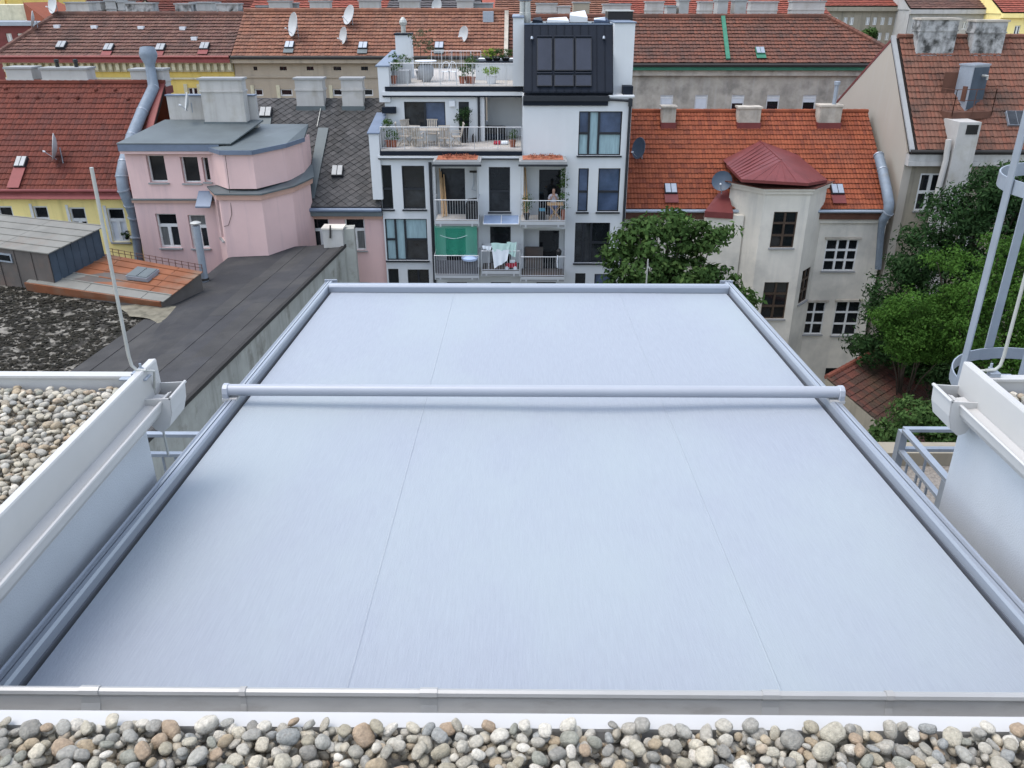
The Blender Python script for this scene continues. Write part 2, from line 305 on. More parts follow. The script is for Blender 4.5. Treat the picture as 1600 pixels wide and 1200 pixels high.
# ------------------------------------------------------------------ builders
def facade(mb, fr, u0, u1, v0, v1, holes, depth=0.2):
    us = sorted({u0, u1, *[min(max(x, u0), u1) for h in holes for x in h[:2]]}); vv = sorted({v0, v1, *[min(max(x, v0), v1) for h in holes for x in h[2:4]]})
    for i in range(len(us) - 1):
        for j in range(len(vv) - 1):
            cu, cv = (us[i] + us[i + 1]) / 2, (vv[j] + vv[j + 1]) / 2
            if any(h[0] < cu < h[1] and h[2] < cv < h[3] for h in holes): continue
            mb.poly(fr(us[i], vv[j]), fr(us[i + 1], vv[j]), fr(us[i + 1], vv[j + 1]), fr(us[i], vv[j + 1]))
    for a, b, c, d in [h[:4] for h in holes]:
        mb.poly(fr(a, c), fr(a, c, -depth), fr(b, c, -depth), fr(b, c)); mb.poly(fr(a, d), fr(b, d), fr(b, d, -depth), fr(a, d, -depth))
        mb.poly(fr(a, c), fr(a, d), fr(a, d, -depth), fr(a, c, -depth)); mb.poly(fr(b, c), fr(b, c, -depth), fr(b, d, -depth), fr(b, d))
    return mb
ONE = [(0, 1, 0, 1)]; TWO = [(0, .5, 0, 1), (.5, 1, 0, 1)]
TEE = [(0, 1, .64, 1), (0, .5, 0, .64), (.5, 1, 0, .64)]
STACK = [(0, 1, .46, 1), (0, 1, 0, .46)]
SIX = [(0, .5, .68, 1), (.5, 1, .68, 1), (0, .5, .34, .68), (.5, 1, .34, .68), (0, .5, 0, .34), (.5, 1, 0, .34)]
NINE = [(a, b, c, d) for a, b in ((0, .36), (.36, .68), (.68, 1)) for c, d in ((0, .34), (.34, .66), (.66, 1))]
BIG = [(0, .24, .5, 1), (0, .24, 0, .5), (.24, .47, 0, 1), (.47, 1, .5, 1), (.47, 1, 0, .5)]
def window(parent, fr, rect, cells=ONE, fw=0.05, mat=win_white, panes=(g_dark,), depth=0.14, sill=None, name='window', pane_name='pane'):
    u0, u1, v0, v1 = rect[:4]; mb = MB(); rects = []
    du, dv = u1 - u0, v1 - v0
    for a, b, c, d in cells:
        A, B, Cc, D = u0 + a * du, u0 + b * du, v0 + c * dv, v0 + d * dv
        a2, b2, c2, d2 = A + fw, B - fw, Cc + fw, D - fw
        w0, w1 = -depth - 0.03, -depth + 0.05
        for q in (((A, Cc), (B, Cc), (b2, c2), (a2, c2)), ((B, Cc), (B, D), (b2, d2), (b2, c2)), ((B, D), (A, D), (a2, d2), (b2, d2)), ((A, D), (A, Cc), (a2, c2), (a2, d2))):
            mb.poly(*[fr(x, y, w1) for x, y in q])
        ring = [(a2, c2), (b2, c2), (b2, d2), (a2, d2)]
        for i in range(4):
            p, q = ring[i], ring[(i + 1) % 4]; mb.poly(fr(*p, w1), fr(*q, w1), fr(*q, w0), fr(*p, w0))
        rects.append((a2, b2, c2, d2))
    o = mb.build(name, mat, parent)
    for i, (a, b, c, d) in enumerate(rects):
        MB().fbox(fr, a - .004, b + .004, c - .004, d + .004, -depth - 0.045, -depth - 0.02).build(pane_name, panes[i % len(panes)], o)
    if sill: MB().fbox(fr, u0 - .06, u1 + .06, v0 - .07, v0 - .005, 0.004, 0.10).build('sill', sill, o)
    return o
def tile_field(O, U, S, Lu, Ls, tw, th, lift=0.055, inside=None, jit=0.012, hump=0.02):
    mb = MB(); U = Vector(U).normalized(); S = Vector(S).normalized(); N = U.cross(S).normalized()
    if N.z < 0: N = -N
    O = Vector(O); nr = max(1, round(Ls / th)); nc = max(1, round(Lu / tw)); th = Ls / nr; tw = Lu / nc
    for j in range(nr):
        for i in range(nc):
            if inside and not inside((i + .5) * tw, (j + .5) * th): continue
            u0 = i * tw + .004; u1 = (i + 1) * tw - .004; um = (u0 + u1) / 2; s0 = j * th + rng.uniform(-jit, jit); s1 = (j + 1) * th + .03
            h = lift + rng.uniform(-.006, .006); n = len(mb.v)
            P = lambda u, s, w: O + U * u + S * s + N * w
            mb.v += [P(u0, s0, h), P(um, s0, h + hump), P(u1, s0, h), P(u0, s1, .012), P(um, s1, .012 + hump), P(u1, s1, .012), P(u0, s0, h - .024), P(um, s0, h + hump - .024), P(u1, s0, h - .024)]
            mb.f += [(n, n + 1, n + 4, n + 3), (n + 1, n + 2, n + 5, n + 4), (n + 6, n + 7, n + 1, n), (n + 7, n + 8, n + 2, n + 1)]
    return mb
def slate_field(O, U, S, Lu, Ls, d, inside=None):
    mb = MB(); U = Vector(U).normalized(); S = Vector(S).normalized(); N = U.cross(S).normalized(); O = Vector(O)
    hw, hh = d * .62, d * .5; j = 0; s = 0
    while s < Ls + hh:
        off = 0 if j % 2 == 0 else hw
        u = off
        while u < Lu + hw:
            if inside is None or inside(u, s):
                P = lambda a, b, w: O + U * min(max(a, 0), Lu) + S * min(max(b, 0), Ls) + N * w
                e = rng.uniform(-.01, .01); n = len(mb.v)
                mb.v += [P(u, s - hh, .05 + e), P(u + hw * .98, s, .030 + e), P(u, s + hh, .008), P(u - hw * .98, s, .030 + e), P(u, s - hh, .026 + e), P(u + hw * .98, s, .006 + e), P(u - hw * .98, s, .006 + e)]
                mb.f += [(n, n + 1, n + 2, n + 3), (n + 4, n + 5, n + 1, n), (n + 6, n + 4, n, n + 3)]
            u += 2 * hw
        s += hh; j += 1
    return mb
def ridge(parent, a, b, mat, r=0.12, step=0.38, name='ridge_tiles'):
    a = Vector(a); b = Vector(b); n = max(1, round((b - a).length / step)); mb = MB()
    for i in range(n):
        p = a.lerp(b, i / n); q = a.lerp(b, (i + 1.08) / n); mb.tube([p, q], [r * 1.05, r * .9], 7)
    return mb.build(name, mat, parent, kind='stuff')
def chimney(parent, x0, x1, y0, y1, z0, z1, mat=None, cap=None, base=None, band=True, pots=0):
    m = MB().box(x0, x1, y0, y1, z0, z1 - .09)
    if band: m.box(x0 - .04, x1 + .04, y0 - .04, y1 + .04, z1 - .62, z1 - .54)
    o = m.build('chimney', mat or chim_white, parent)
    MB().box(x0 - .07, x1 + .07, y0 - .07, y1 + .07, z1 - .089, z1).build('chimney_cap', cap or concrete, o)
    if base: MB().box(x0 - .05, x1 + .05, y0 - .05, y1 + .05, z0, z0 + base[1]).build('flashing', base[0], o)
    for k in range(pots):
        xx = x0 + (x1 - x0) * (k + .7) / (pots + .4)
        MB().lathe([(.10, 0), (.09, .22), (.13, .24), (.11, .36)], (xx, (y0 + y1) / 2, z1), 8).build('chimney_pot', black_plastic, o)
    return o
def hatch(parent, P, U, S, w=0.55, h=0.75, mat=None, skirt=None, glass=None):
    """small double-pane roof hatch lying on a slope"""
    U = Vector(U).normalized(); S = Vector(S).normalized(); N = U.cross(S).normalized(); P = Vector(P); m = MB()
    def bx(mb, u0, u1, s0, s1, n0, n1):
        mb.hexa([P + U * u + S * s + N * n for n in (n0, n1) for u, s in ((u0, s0), (u1, s0), (u1, s1), (u0, s1))]); return mb
    o = bx(m, -w / 2, w / 2, 0, h, .0, .17).build('roof_hatch', mat or anth_frame, parent)
    for k in (0, 1):
        a = -w / 2 + .03 + k * (w / 2 - .01); bx(MB(), a, a + w / 2 - .05, .03, h - .03, .165, .20).build('hatch_pane', glass or hatch_glass, o)
    if skirt: bx(MB(), -w / 2 - .03, w / 2 + .03, -skirt[1], -.01, .07, .10).build('hatch_skirt', skirt[0], o)
    return o
def dish(P, label, r=0.45, face=(0.5, -0.75, 0.35), mat=None, mast=0.7, group='satellite dishes on the roofs'):
    """P: foot of the mast"""
    P = Vector(P); t = thing('satellite_dish', label, 'satellite dish', P, group)
    ax = Vector(face).normalized(); c = P + Vector((0, 0, mast)) + ax * .12
    prof = [(r * q, r * .28 * q * q - .0) for q in (0.02, .35, .6, .8, 1.0)]; back = [(r * q, r * .28 * q * q - .025) for q in (1.01, .8, .6, .35, .02)]
    MB().lathe(prof + back, c, 20, ax).build('reflector', mat or dish_m, t, smooth=True)
    MB().tube([P, P + Vector((0, 0, mast))], .025, 6).build('mast', galv, t)
    low = c - Vector((0, 0, r * .95)) + ax * r * .2; tip = c + ax * r * .95 - Vector((0, 0, r * .45))
    MB().tube([low, tip], .016, 5).build('feed_arm', galv, t)
    MB().lathe([(.035, -.06), (.045, .05)], tip, 8, ax).build('receiver', blind, t)
    return t
def leaves(blobs, n, size, clump=0.45, per=45, up=0.35, seed=1, asp=0.55, droop=0.0):
    g = np.random.default_rng(seed); w = np.array([b[1][0] * b[1][1] + b[1][2] * b[1][0] for b in blobs]); w = w / w.sum()
    nc = max(1, n // per); idx = g.choice(len(blobs), nc, p=w)
    cen = np.array([b[0] for b in blobs])[idx]; rad = np.array([b[1] for b in blobs])[idx]
    d = g.normal(size=(nc, 3)); d /= np.linalg.norm(d, axis=1)[:, None]; rr = g.uniform(.45, 1.0, nc) ** .5
    cc = cen + d * rad * rr[:, None]; cr = clump * g.uniform(.6, 1.35, nc)
    k = g.integers(0, nc, n); o = g.normal(size=(n, 3)); o /= np.linalg.norm(o, axis=1)[:, None]; o *= (g.uniform(0, 1, n) ** .45)[:, None]
    p = cc[k] + o * cr[k][:, None] * np.array([1.15, 1.15, .75])
    nm = o * .6 + d[k] * .4 + g.normal(size=(n, 3)) * .5 + np.array([0, 0, up]); nm /= np.linalg.norm(nm, axis=1)[:, None]
    a = np.cross(nm, g.normal(size=(n, 3))); a[:, 2] -= droop; a -= nm * (a * nm).sum(1)[:, None]; a /= np.linalg.norm(a, axis=1)[:, None]; b = np.cross(nm, a)
    s = size * g.uniform(.6, 1.4, n)[:, None]
    V = np.stack([p - a * s * .5, p + b * s * asp * .5 + nm * s * .06, p + a * s * .5, p - b * s * asp * .5 + nm * s * .06], 1).reshape(-1, 3)
    return V
def leaf_obj(name, V, mat, parent):
    off = np.array(origin(parent)); n = len(V) // 4; me = bpy.data.meshes.new(name)
    me.vertices.add(len(V)); me.vertices.foreach_set('co', (V - off).astype(np.float32).ravel())
    me.loops.add(n * 4); me.loops.foreach_set('vertex_index', np.arange(n * 4, dtype=np.int32))
    me.polygons.add(n); me.polygons.foreach_set('loop_start', np.arange(0, n * 4, 4, dtype=np.int32))
    try: me.polygons.foreach_set('loop_total', np.full(n, 4, dtype=np.int32))
    except Exception: pass
    me.update(calc_edges=True); me.materials.append(mat)
    o = bpy.data.objects.new(name, me); C.objects.link(o); o.parent = parent; return o
def tree(label, base, blobs, n, size, mat, name='tree', limbs=2, r0=0.2, seed=1, clump=0.45, per=45, asp=0.55, up=0.35, droop=0.0, group=None, cat='tree'):
    base = Vector(base); t = thing(name, label, cat, base, group); tr = random.Random(seed)
    top = Vector(blobs[0][0]); m = MB(); mid = base.lerp(top, .55) + Vector((tr.uniform(-.2, .2), tr.uniform(-.2, .2), 0))
    m.tube([base - Vector((0, 0, .1)), base.lerp(mid, .5) + Vector((.08, .05, 0)), mid, top], [r0 * 1.2, r0, r0 * .75, r0 * .15], 8)
    m.build('trunk', bark, t, smooth=True)
    for c, rd in blobs:
        for k in range(limbs):
            s = base.lerp(mid, tr.uniform(.6, 1.0)) if k == 0 else mid.lerp(top, tr.uniform(0, .5)); e = Vector(c) + Vector([tr.uniform(-.7, .7) * q for q in rd])
            q = s.lerp(e, .5) + Vector((tr.uniform(-.2, .2), tr.uniform(-.2, .2), tr.uniform(-.1, .3)))
            MB().tube([s, q, e], [r0 * .4, r0 * .25, r0 * .06], 5).build('limb', bark, t, smooth=True)
    o = leaf_obj('crown', leaves(blobs, n, size, clump, per, up, seed, asp, droop), mat, t); o['kind'] = 'stuff'
    return t
def rail_run(parent, a, b, h, mat=None, step=0.12, posts=4, r=0.012, name='railing', low=0.08, top=0.022, baluster=True):
    """balcony railing from a to b (foot points): one part with its balusters as sub-parts"""
    a = Vector(a); b = Vector(b); up = Vector((0, 0, h)); m = MB(); mat = mat or steel_rail
    m.tube([a + up, b + up], top, 6); m.tube([a + Vector((0, 0, low)), b + Vector((0, 0, low))], r, 5)
    for k in range(posts + 1):
        p = a.lerp(b, k / posts); m.tube([p - Vector((0, 0, .12)), p + up], top, 6)
    o = m.build(name, mat, parent); n = max(2, int((b - a).length / step))
    if baluster:
        first = None
        for k in range(1, n):
            p = a.lerp(b, k / n)
            if first is None: first = MB().tube([p + Vector((0, 0, low)), p + up], r * .75, 4).build('baluster', mat, o); p0 = p
            else: inst(first, o, offset=p - p0)
    return o

# ================================================================== the ground
g = MB(); g.poly((-900, -300, 0), (900, -300, 0), (900, 1500, 0), (-900, 1500, 0)); tag(g.build('ground', ground_m), None, None, kind='structure')
g = MB(); g.poly((-300, 46.9, .004), (300, 46.9, .004), (300, 61, .004), (-300, 61, .004)); tag(g.build('courtyard', asphalt), None, None, kind='structure')
g = MB(); g.poly((-300, 72, .004), (300, 72, .004), (300, 84, .004), (-300, 84, .004)); tag(g.build('street', asphalt), None, None, kind='structure')

# ================================================================== our own rooftop house (under and beside the camera)
XL, XR, YE = -1.43, 1.74, 2.90
pent = thing('penthouse', 'white plastered rooftop house in the foreground with gutters and pebble covered flat roof', 'house', (0, 0, 0))
m = MB().box(-7, 9, -9, 2.94, 0, 19.90); m.box(-2.75, 9, 2.941, 6.9, 0, 19.90); m.build('lower_house', plaster, pent)
MB().box(-7, XL - .075, 1.28, YE + .05, 19.904, 22.525).build('wall', plaster, pent)
MB().box(XR + .024, 9, 1.28, YE + .05, 19.904, 22.525).build('wall', plaster, pent)
MB().box(-7, 9, -9, 1.24, 19.904, 22.53).build('wall', plaster, pent)
for s, X in ((1, XL), (-1, XR)):
    def swp(prof, y0, y1, name, mat, par, bev=0):
        P = [(s * a_, 0, b_) for a_, b_ in prof]; P = P if s < 0 else P[::-1]
        return MB().sweep(P, (X, y0, 22.50), (X, y1, 22.50)).build(name, mat, par, bevel=bev)
    # upright edge sheet with a rolled top, sloping down into the side gutter
    swp([(-.020, .190), (-.020, .200), (.006, .202), (.009, .196), (.010, .070), (.004, .070), (.001, .190)], 1.29, YE + .08, 'edge_flashing', white_coat, pent)
    e = X - s * .0225
    m = MB().box(min(e, -7 if s > 0 else 9), max(e, -7 if s > 0 else 9), YE - .02, YE + .0, 22.48, 22.665); m.box(min(e, -7 if s > 0 else 9), max(e, -7 if s > 0 else 9), YE - .03, YE + .012, 22.666, 22.676); m.build('edge_flashing', white_coat, pent)
    gut = swp([(-.05, .020), (.02, .012), (.05, .026), (.066, .052), (.073, .088), (.067, .088), (.060, .078), (.04, .074), (.008, .078), (-.05, .078)], 1.30, YE + .02, 'gutter', white_coat, pent)
    MB().tube([(X + s * .070, 1.30, 22.589), (X + s * .070, YE + .0, 22.589)], .0065, 6).build('gutter_bead', white_coat, gut)
    # wide end box of the gutter
    pr_ = [(0, .10), (0, .02), (.03, -.03), (.055, -.04), (.085, -.015), (.102, .04), (.108, .106)]
    m = MB(); yb, yf = YE + .07, YE - .08
    for yy in (yb, yf):
        q = [(s * a_, 0, b_) for a_, b_ in pr_]; m.sweep(q if s < 0 else q[::-1], (X, yy, 22.50), (X, yy + .006, 22.50))
    for i in range(len(pr_) - 1):
        a_, b_ = pr_[i], pr_[i + 1]
        m.poly((X + s * a_[0], yf, 22.50 + a_[1]), (X + s * b_[0], yf, 22.50 + b_[1]), (X + s * b_[0], yb, 22.50 + b_[1]), (X + s * a_[0], yb, 22.50 + a_[1]))
    m.tube([(X + s * .108, yf, 22.606), (X + s * .108, yb + .006, 22.606)], .007, 6)
    m.build('gutter_end', white_coat, gut)
# front strip and zinc gutter before the camera
m = MB(); m.box(-6.9, 8.9, 1.242, 1.262, 22.46, 22.628); m.box(-6.9, 8.9, 1.240, 1.279, 22.629, 22.638); m.box(-6.9, 8.9, 1.2625, 1.285, 22.555, 22.6285)
m.build('edge_flashing', white_coat, pent)
prof = [(.0, .02), (.004, -.03), (.025, -.085), (.07, -.105), (.115, -.085), (.142, -.03), (.147, .0)]
inner = [(a, b) for a, b in prof]; outer = [(a + (.006 if a > .07 else -.002 if a < .01 else 0), b - .006) for a, b in reversed(prof)]
fg = MB().sweep([(0, a, b) for a, b in inner + outer], (-1.55, 1.288, 22.528), (1.95, 1.288, 22.528)).build('gutter', zinc, pent, smooth=True)
MB().tube([(-1.55, 1.440, 22.528), (1.95, 1.440, 22.528)], .0105, 8).build('gutter_bead', zinc_light, fg, smooth=True)
for px, w in ((118, .045), (365, .014), (665, .04), (1219, .04), (1412, .018)):
    x = at(px, 1098, 1.38).x; m = MB(); q = [(a, b + .0025) for a, b in prof]
    m.sweep([(0, a, b) for a, b in q] + [(0, a, b - .004) for a, b in reversed(q)], (x - w / 2, 1.288, 22.529), (x + w / 2, 1.288, 22.529))
    m.tube([(x - w / 2, 1.440, 22.529), (x + w / 2, 1.440, 22.529)], .0125, 8)
    m.build('gutter_joint' if w > .02 else 'gutter_seam', zinc_light if w > .02 else zinc, fg)
# terrace floor slab edge and its low parapet, seen beyond the right rail
MB().box(-2.75, 9, 6.905, 7.12, 19.2, 20.04).build('parapet', olive_wall, pent)
m = MB(); m.poly((-2.75, 1.3, 19.905), (9, 1.3, 19.905), (9, 6.9, 19.905), (-2.75, 6.9, 19.905)); m.build('terrace_floor', M('terrace_gravel', (0.20, 0.18, 0.155), rough=1, var=.4, scale=40), pent)

# ------------------------------------------------------------------ pebbles
from mathutils import noise as mnoise
def pebble_mesh(i, sub, mat):
    import bmesh
    bm = bmesh.new(); bmesh.ops.create_icosphere(bm, subdivisions=sub, radius=1); r = random.Random(i * 17 + 3)
    ex = r.uniform(.75, 1.0); k = [Vector((r.gauss(0, 1), r.gauss(0, 1), r.gauss(0, 1))).normalized() for _ in range(6)]; am = [r.uniform(-.26, .13) for _ in k]
    sc = Vector((1, r.uniform(.60, .92), r.uniform(.42, .70))); sd = Vector((r.uniform(0, 50), r.uniform(0, 50), r.uniform(0, 50)))
    for v in bm.verts:
        d = v.co.normalized(); q = 1 + sum(a * max(0, d.dot(n)) ** 2 for a, n in zip(am, k))
        d = Vector([math.copysign(abs(c) ** ex, c) for c in d]); v.co = Vector((d.x * sc.x, d.y * sc.y, d.z * sc.z)) * q * (1 + .13 * mnoise.noise(d * 1.3 + sd) + .05 * mnoise.noise(d * 3.1 + sd))
    me = bpy.data.meshes.new('pebble'); bm.to_mesh(me); bm.free(); me.polygons.foreach_set('use_smooth', [True] * len(me.polygons)); me.materials.append(mat)
    return me
PM = [pebble_mesh(i, 3, pebble_m) for i in range(14)]
PL = []
for i in range(14):
    me = pebble_mesh(i, 2, pebbles_m); v = np.empty(len(me.vertices) * 3, np.float32); me.vertices.foreach_get('co', v)
    PL.append((v.reshape(-1, 3), [tuple(p.vertices) for p in me.polygons])); bpy.data.meshes.remove(me)
beds = []
for name, x0, x1, y0, y1 in (('gravel_bed', -2.3, 2.3, .92, 1.238), ('gravel_bed', -2.7, XL - .035, 1.55, YE - .03), ('gravel_bed', XR + .035, 3.2, 1.7, YE - .03)):
    bed = MB().box(x0 - (4.3 if x0 < 0 else 0), x1 + (5.8 if x1 > 2.9 else 5.0 if y0 < 1 else 0), y0 - (9 if y0 < 1 else y0 - 1.265), y1, 22.532, 22.603 if y0 < 1 else 22.586).build(name, M('gravel_fines', (0.24, 0.225, 0.20), rough=1, var=.3, scale=60), None)
    tag(bed, None, None, kind='structure'); beds.append((bed, x0, x1, y0, y1))
    beds[-1] += ([],)
pr_rng = random.Random(11)
for bed, x0, x1, y0, y1, lst in beds:
    zb0 = 22.617 if y0 < 1 else 22.588
    area = (x1 - x0) * (y1 - y0); n = int(area / .00060 * 5.0); grid = {}; cs = .046
    for k in range(n):
        big = k > n * .35
        a = pr_rng.choice((.014, .016, .018, .021, .025, .017, .015)) if big else pr_rng.uniform(.010, .014)
        x = pr_rng.uniform(x0 + a * .7, x1 - a * .8); y = pr_rng.uniform(y0 + a, y1 - a * (.25 if y0 < 1 else .72)); z = zb0; gx, gy = int(x / cs), int(y / cs)
        for i in (-1, 0, 1):
            for j in (-1, 0, 1):
                for (qx, qy, qz, qa) in grid.get((gx + i, gy + j), ()):
                    rr = (a + qa) * .80; dd = math.hypot(x - qx, y - qy)
                    if dd < rr: z = max(z, qz + math.sqrt(1 - (dd / rr) ** 2) * (a + qa) * .45)
        if z > zb0 + .046: continue
        grid.setdefault((gx, gy), []).append((x, y, z, a))
        lst.append((x, y, z, a, pr_rng.randrange(14), (pr_rng.gauss(0, .3), pr_rng.gauss(0, .3), pr_rng.uniform(0, 6.28))))
zbs = [22.612, 22.588, 22.588]; allp = []
for bi, b in enumerate(beds):
    for k, q in enumerate(b[5]):
        px, py, F = proj(Vector(q[:3]))
        if -20 < px < 1620 and -20 < py < 1215: allp.append((q[3] / F * (1.6 if q[2] > zbs[bi] + .03 else 1.0), bi, k))
for bi, b in enumerate(beds):     # small filler stones down between the big ones
    for k in range(int((b[2] - b[1]) * (b[4] - b[3]) / .00036)):
        a = pr_rng.uniform(.009, .0135)
        b[5].append((pr_rng.uniform(b[1] + a, b[2] - a), pr_rng.uniform(b[3] + a, b[4] - a), zbs[bi] - .004 + pr_rng.uniform(-.006, .008), a, pr_rng.randrange(14), (pr_rng.gauss(0, .5), pr_rng.gauss(0, .5), pr_rng.uniform(0, 6.28))))
allp.sort(reverse=True); single = {(b, k) for _, b, k in allp[:300]}
from mathutils import Euler
for bi, b in enumerate(beds):
    V = []; F = []; nb = 0
    for k, q in enumerate(b[5]):
        rot = Euler(q[5]).to_matrix(); P = Vector(q[:3])
        if (bi, k) in single:
            o = bpy.data.objects.new('pebble', PM[q[4]]); C.objects.link(o); o.parent = b[0]; o.location = P; o.rotation_euler = q[5]; o.scale = (q[3],) * 3
        else:
            v, f = PL[q[4]]; w = v @ np.array(rot).T * q[3] + np.array(P); V.append(w); F += [(i[0] + nb, i[1] + nb, i[2] + nb) for i in f]; nb += len(w)
    me = bpy.data.meshes.new('loose_pebbles'); me.from_pydata(np.concatenate(V), [], F); me.polygons.foreach_set('use_smooth', [True] * len(me.polygons)); me.materials.append(pebbles_m)
    o = bpy.data.objects.new('loose_pebbles', me); C.objects.link(o); o.parent = b[0]; o['kind'] = 'stuff'

# ================================================================== the awning
aw = thing('awning', 'large pale lavender grey fabric roof awning stretched between two grey guide rails', 'awning', (0.07, 3.6, 22.1))
RZ = lambda y: 22.325 - .058 * y
LO, RO = -1.460, 1.600            # outer faces of the rails
def sheet(x0, x1, nx, y0, y1, ny, fz):
    m = MB(); n = nx + 1
    for j in range(ny + 1):
        for i in range(nx + 1):
            x = x0 + (x1 - x0) * i / nx; y = y0 + (y1 - y0) * j / ny; m.v.append(Vector((x, y, fz(x, y))))
    for j in range(ny):
        for i in range(nx): a = j * n + i; m.f.append((a, a + 1, a + n + 1, a + n))
    return m
def fz(x, y):
    u = (x - .074) / 1.48; w = max(0, 1 - u * u)
    return RZ(y) + .018 - .012 * w * math.sin(math.pi * min(1, max(0, (y - 1.2) / 4.6))) + .0035 * math.sin(x * 2.3 + y * 1.1) * w - .007 * math.exp(-((y - 3.66) / .12) ** 2) * w * (1 + .5 * math.sin(x * 3.1)) + .003 * math.sin(x * 5.3 + .6 * y) * math.exp(-((y - 3.3) / .6) ** 2)
fab = sheet(LO + .083, RO - .083, 60, 1.18, 5.80, 90, fz).build('fabric', fabric_m, aw, smooth=True)
for x in (-.475, .735):
    m = sheet(x - .0035, x + .0035, 2, 1.18, 5.80, 60, lambda a, b: fz(a, b) + (.0018 if abs(a - x) < .003 else .0004)); m.build('seam', fabric_m, fab)
for s, X in ((1, LO), (-1, RO)):
    prof = [(.0, -.05), (.0, .050), (.008, .056), (.015, .050), (.015, .034), (.021, .034), (.021, .054), (.024, .060), (.036, .062), (.037, .053), (.041, .053), (.042, .062), (.055, .060), (.061, .050), (.062, .026), (.062, -.03), (.088, -.03), (.088, -.05)]
    P = [(s * a, 0, b) for a, b in prof]; P = P[::-1] if s > 0 else P
    rl = MB().sweep(P, (X, 1.15, RZ(1.15)), (X, 5.98, RZ(5.98))).build('guide_rail', alu, aw)
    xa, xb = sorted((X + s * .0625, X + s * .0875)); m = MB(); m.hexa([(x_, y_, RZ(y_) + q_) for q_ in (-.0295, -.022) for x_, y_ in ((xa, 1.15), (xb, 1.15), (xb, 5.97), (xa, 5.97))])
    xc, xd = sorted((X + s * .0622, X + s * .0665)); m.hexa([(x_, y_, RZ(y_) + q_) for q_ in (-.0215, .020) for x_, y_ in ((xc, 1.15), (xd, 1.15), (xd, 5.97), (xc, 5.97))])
    m.build('rail_slot_shade', alu_dark, rl)  # dark strips: shade of the slot and inner rail wall put into colour
    y = 5.982; z = RZ(y); m = MB(); xa, xb = sorted((X - s * .004, X + s * .092)); m.box(xa, xb, y, y + .012, z - .055, z + .068).build('rail_cap', alu, rl, bevel=.003)
# far bar that pulls the cloth
zb = RZ(5.84); m = MB(); m.sweep([(0, -.032, .012), (0, .035, .012), (0, .035, .062), (0, .022, .076), (0, -.018, .076), (0, -.032, .060)], (LO + .064, 5.84, zb), (RO - .064, 5.84, zb)); fb = m.build('front_bar', alu, aw, bevel=.004)
MB().box(LO + .085, RO - .085, 5.79, 5.806, zb + .002, zb + .016).build('bar_gasket', alu_dark, fb)
# tube across the middle, with end brackets hooked over the rails
yc = 3.73; zc = RZ(yc) + .098; cb = MB().tube([(LO + .012, yc, zc), (RO - .012, yc, zc)], .0295, 18, flat=1.0).build('cross_tube', tube_m, aw, smooth=True)
for s, X in ((1, LO), (-1, RO)):
    pts = [(-.038, -.006), (-.030, .020), (-.012, .032), (.012, .032), (.030, .020), (.036, -.004), (.036, -.046), (-.038, -.046)]
    m = MB(); xa, xb = sorted((X - s * .010, X + s * .018)); m.sweep([(0, a, b) for a, b in pts], (xa, yc, zc), (xb, yc, zc)); m.build('end_bracket', tube_m, cb, bevel=.004)
    m = MB(); xa, xb = sorted((X - s * .012, X + s * .06)); m.box(xa, xb, yc - .04, yc + .04, zc - .046, zc - .0315).build('bracket_foot', white_coat, cb)

# ================================================================== lightning rods
for nm, lab, (x, y), z1, lean in (('lightning_rod', 'thin pale lightning rod clamped to the left roof edge by the pebbles', (-1.47, 2.87), 23.46, .01),
                                  ('lightning_rod', 'thin beige lightning rod clamped to the right roof edge beside the ladder cage', (1.83, 2.90), 24.1, -.01)):
    t = thing(nm, lab, 'lightning rod', (x, y, 22.66), 'lightning rods on the roof edge'); s = 1 if x < 0 else -1
    MB().tube([(x + s * .055, y, 22.70), (x + s * .02, y, 22.702), (x + s * .004, y, 22.72), (x, y, 22.76), (x + lean, y + .0, z1)], .0065, 8).build('rod', galv_pale, t, smooth=True)
    m = MB().box(x - .045, x + .06, y - .025, y + .025, 22.667, 22.675); m.box(x + s * .02 - .02, x + s * .02 + .02, y - .015, y + .015, 22.676, 22.694); m.build('clamp', galv, t, bevel=.002)
    MB().lathe([(.010, 0), (.010, .012), (.005, .013), (.005, .03)], (x + s * .03, y + .012, 22.694), 6).build('bolt', galv, t)
    MB().tube([(x + s * .05, y, 22.70), (x + s * .075, y + .02, 22.69), (x + s * .05, y + .045, 22.60), (x + s * .05, y + .05, 22.3)], .005, 6).build('down_wire', galv_pale, t)
p = at(1010, 441, 7.0); t = thing('lightning_rod', 'short thin rod standing just beyond the far bar of the awning', 'lightning rod', (p.x, 7.0, 20.04), 'lightning rods on the roof edge')
MB().tube([(p.x, 7.0, 20.04), (p.x, 7.0, at(1010, 405, 7.0).z)], .006, 6).build('rod', galv_pale, t)
MB().box(p.x - .04, p.x + .04, 6.96, 7.04, 20.041, 20.07).build('clamp', galv, t)

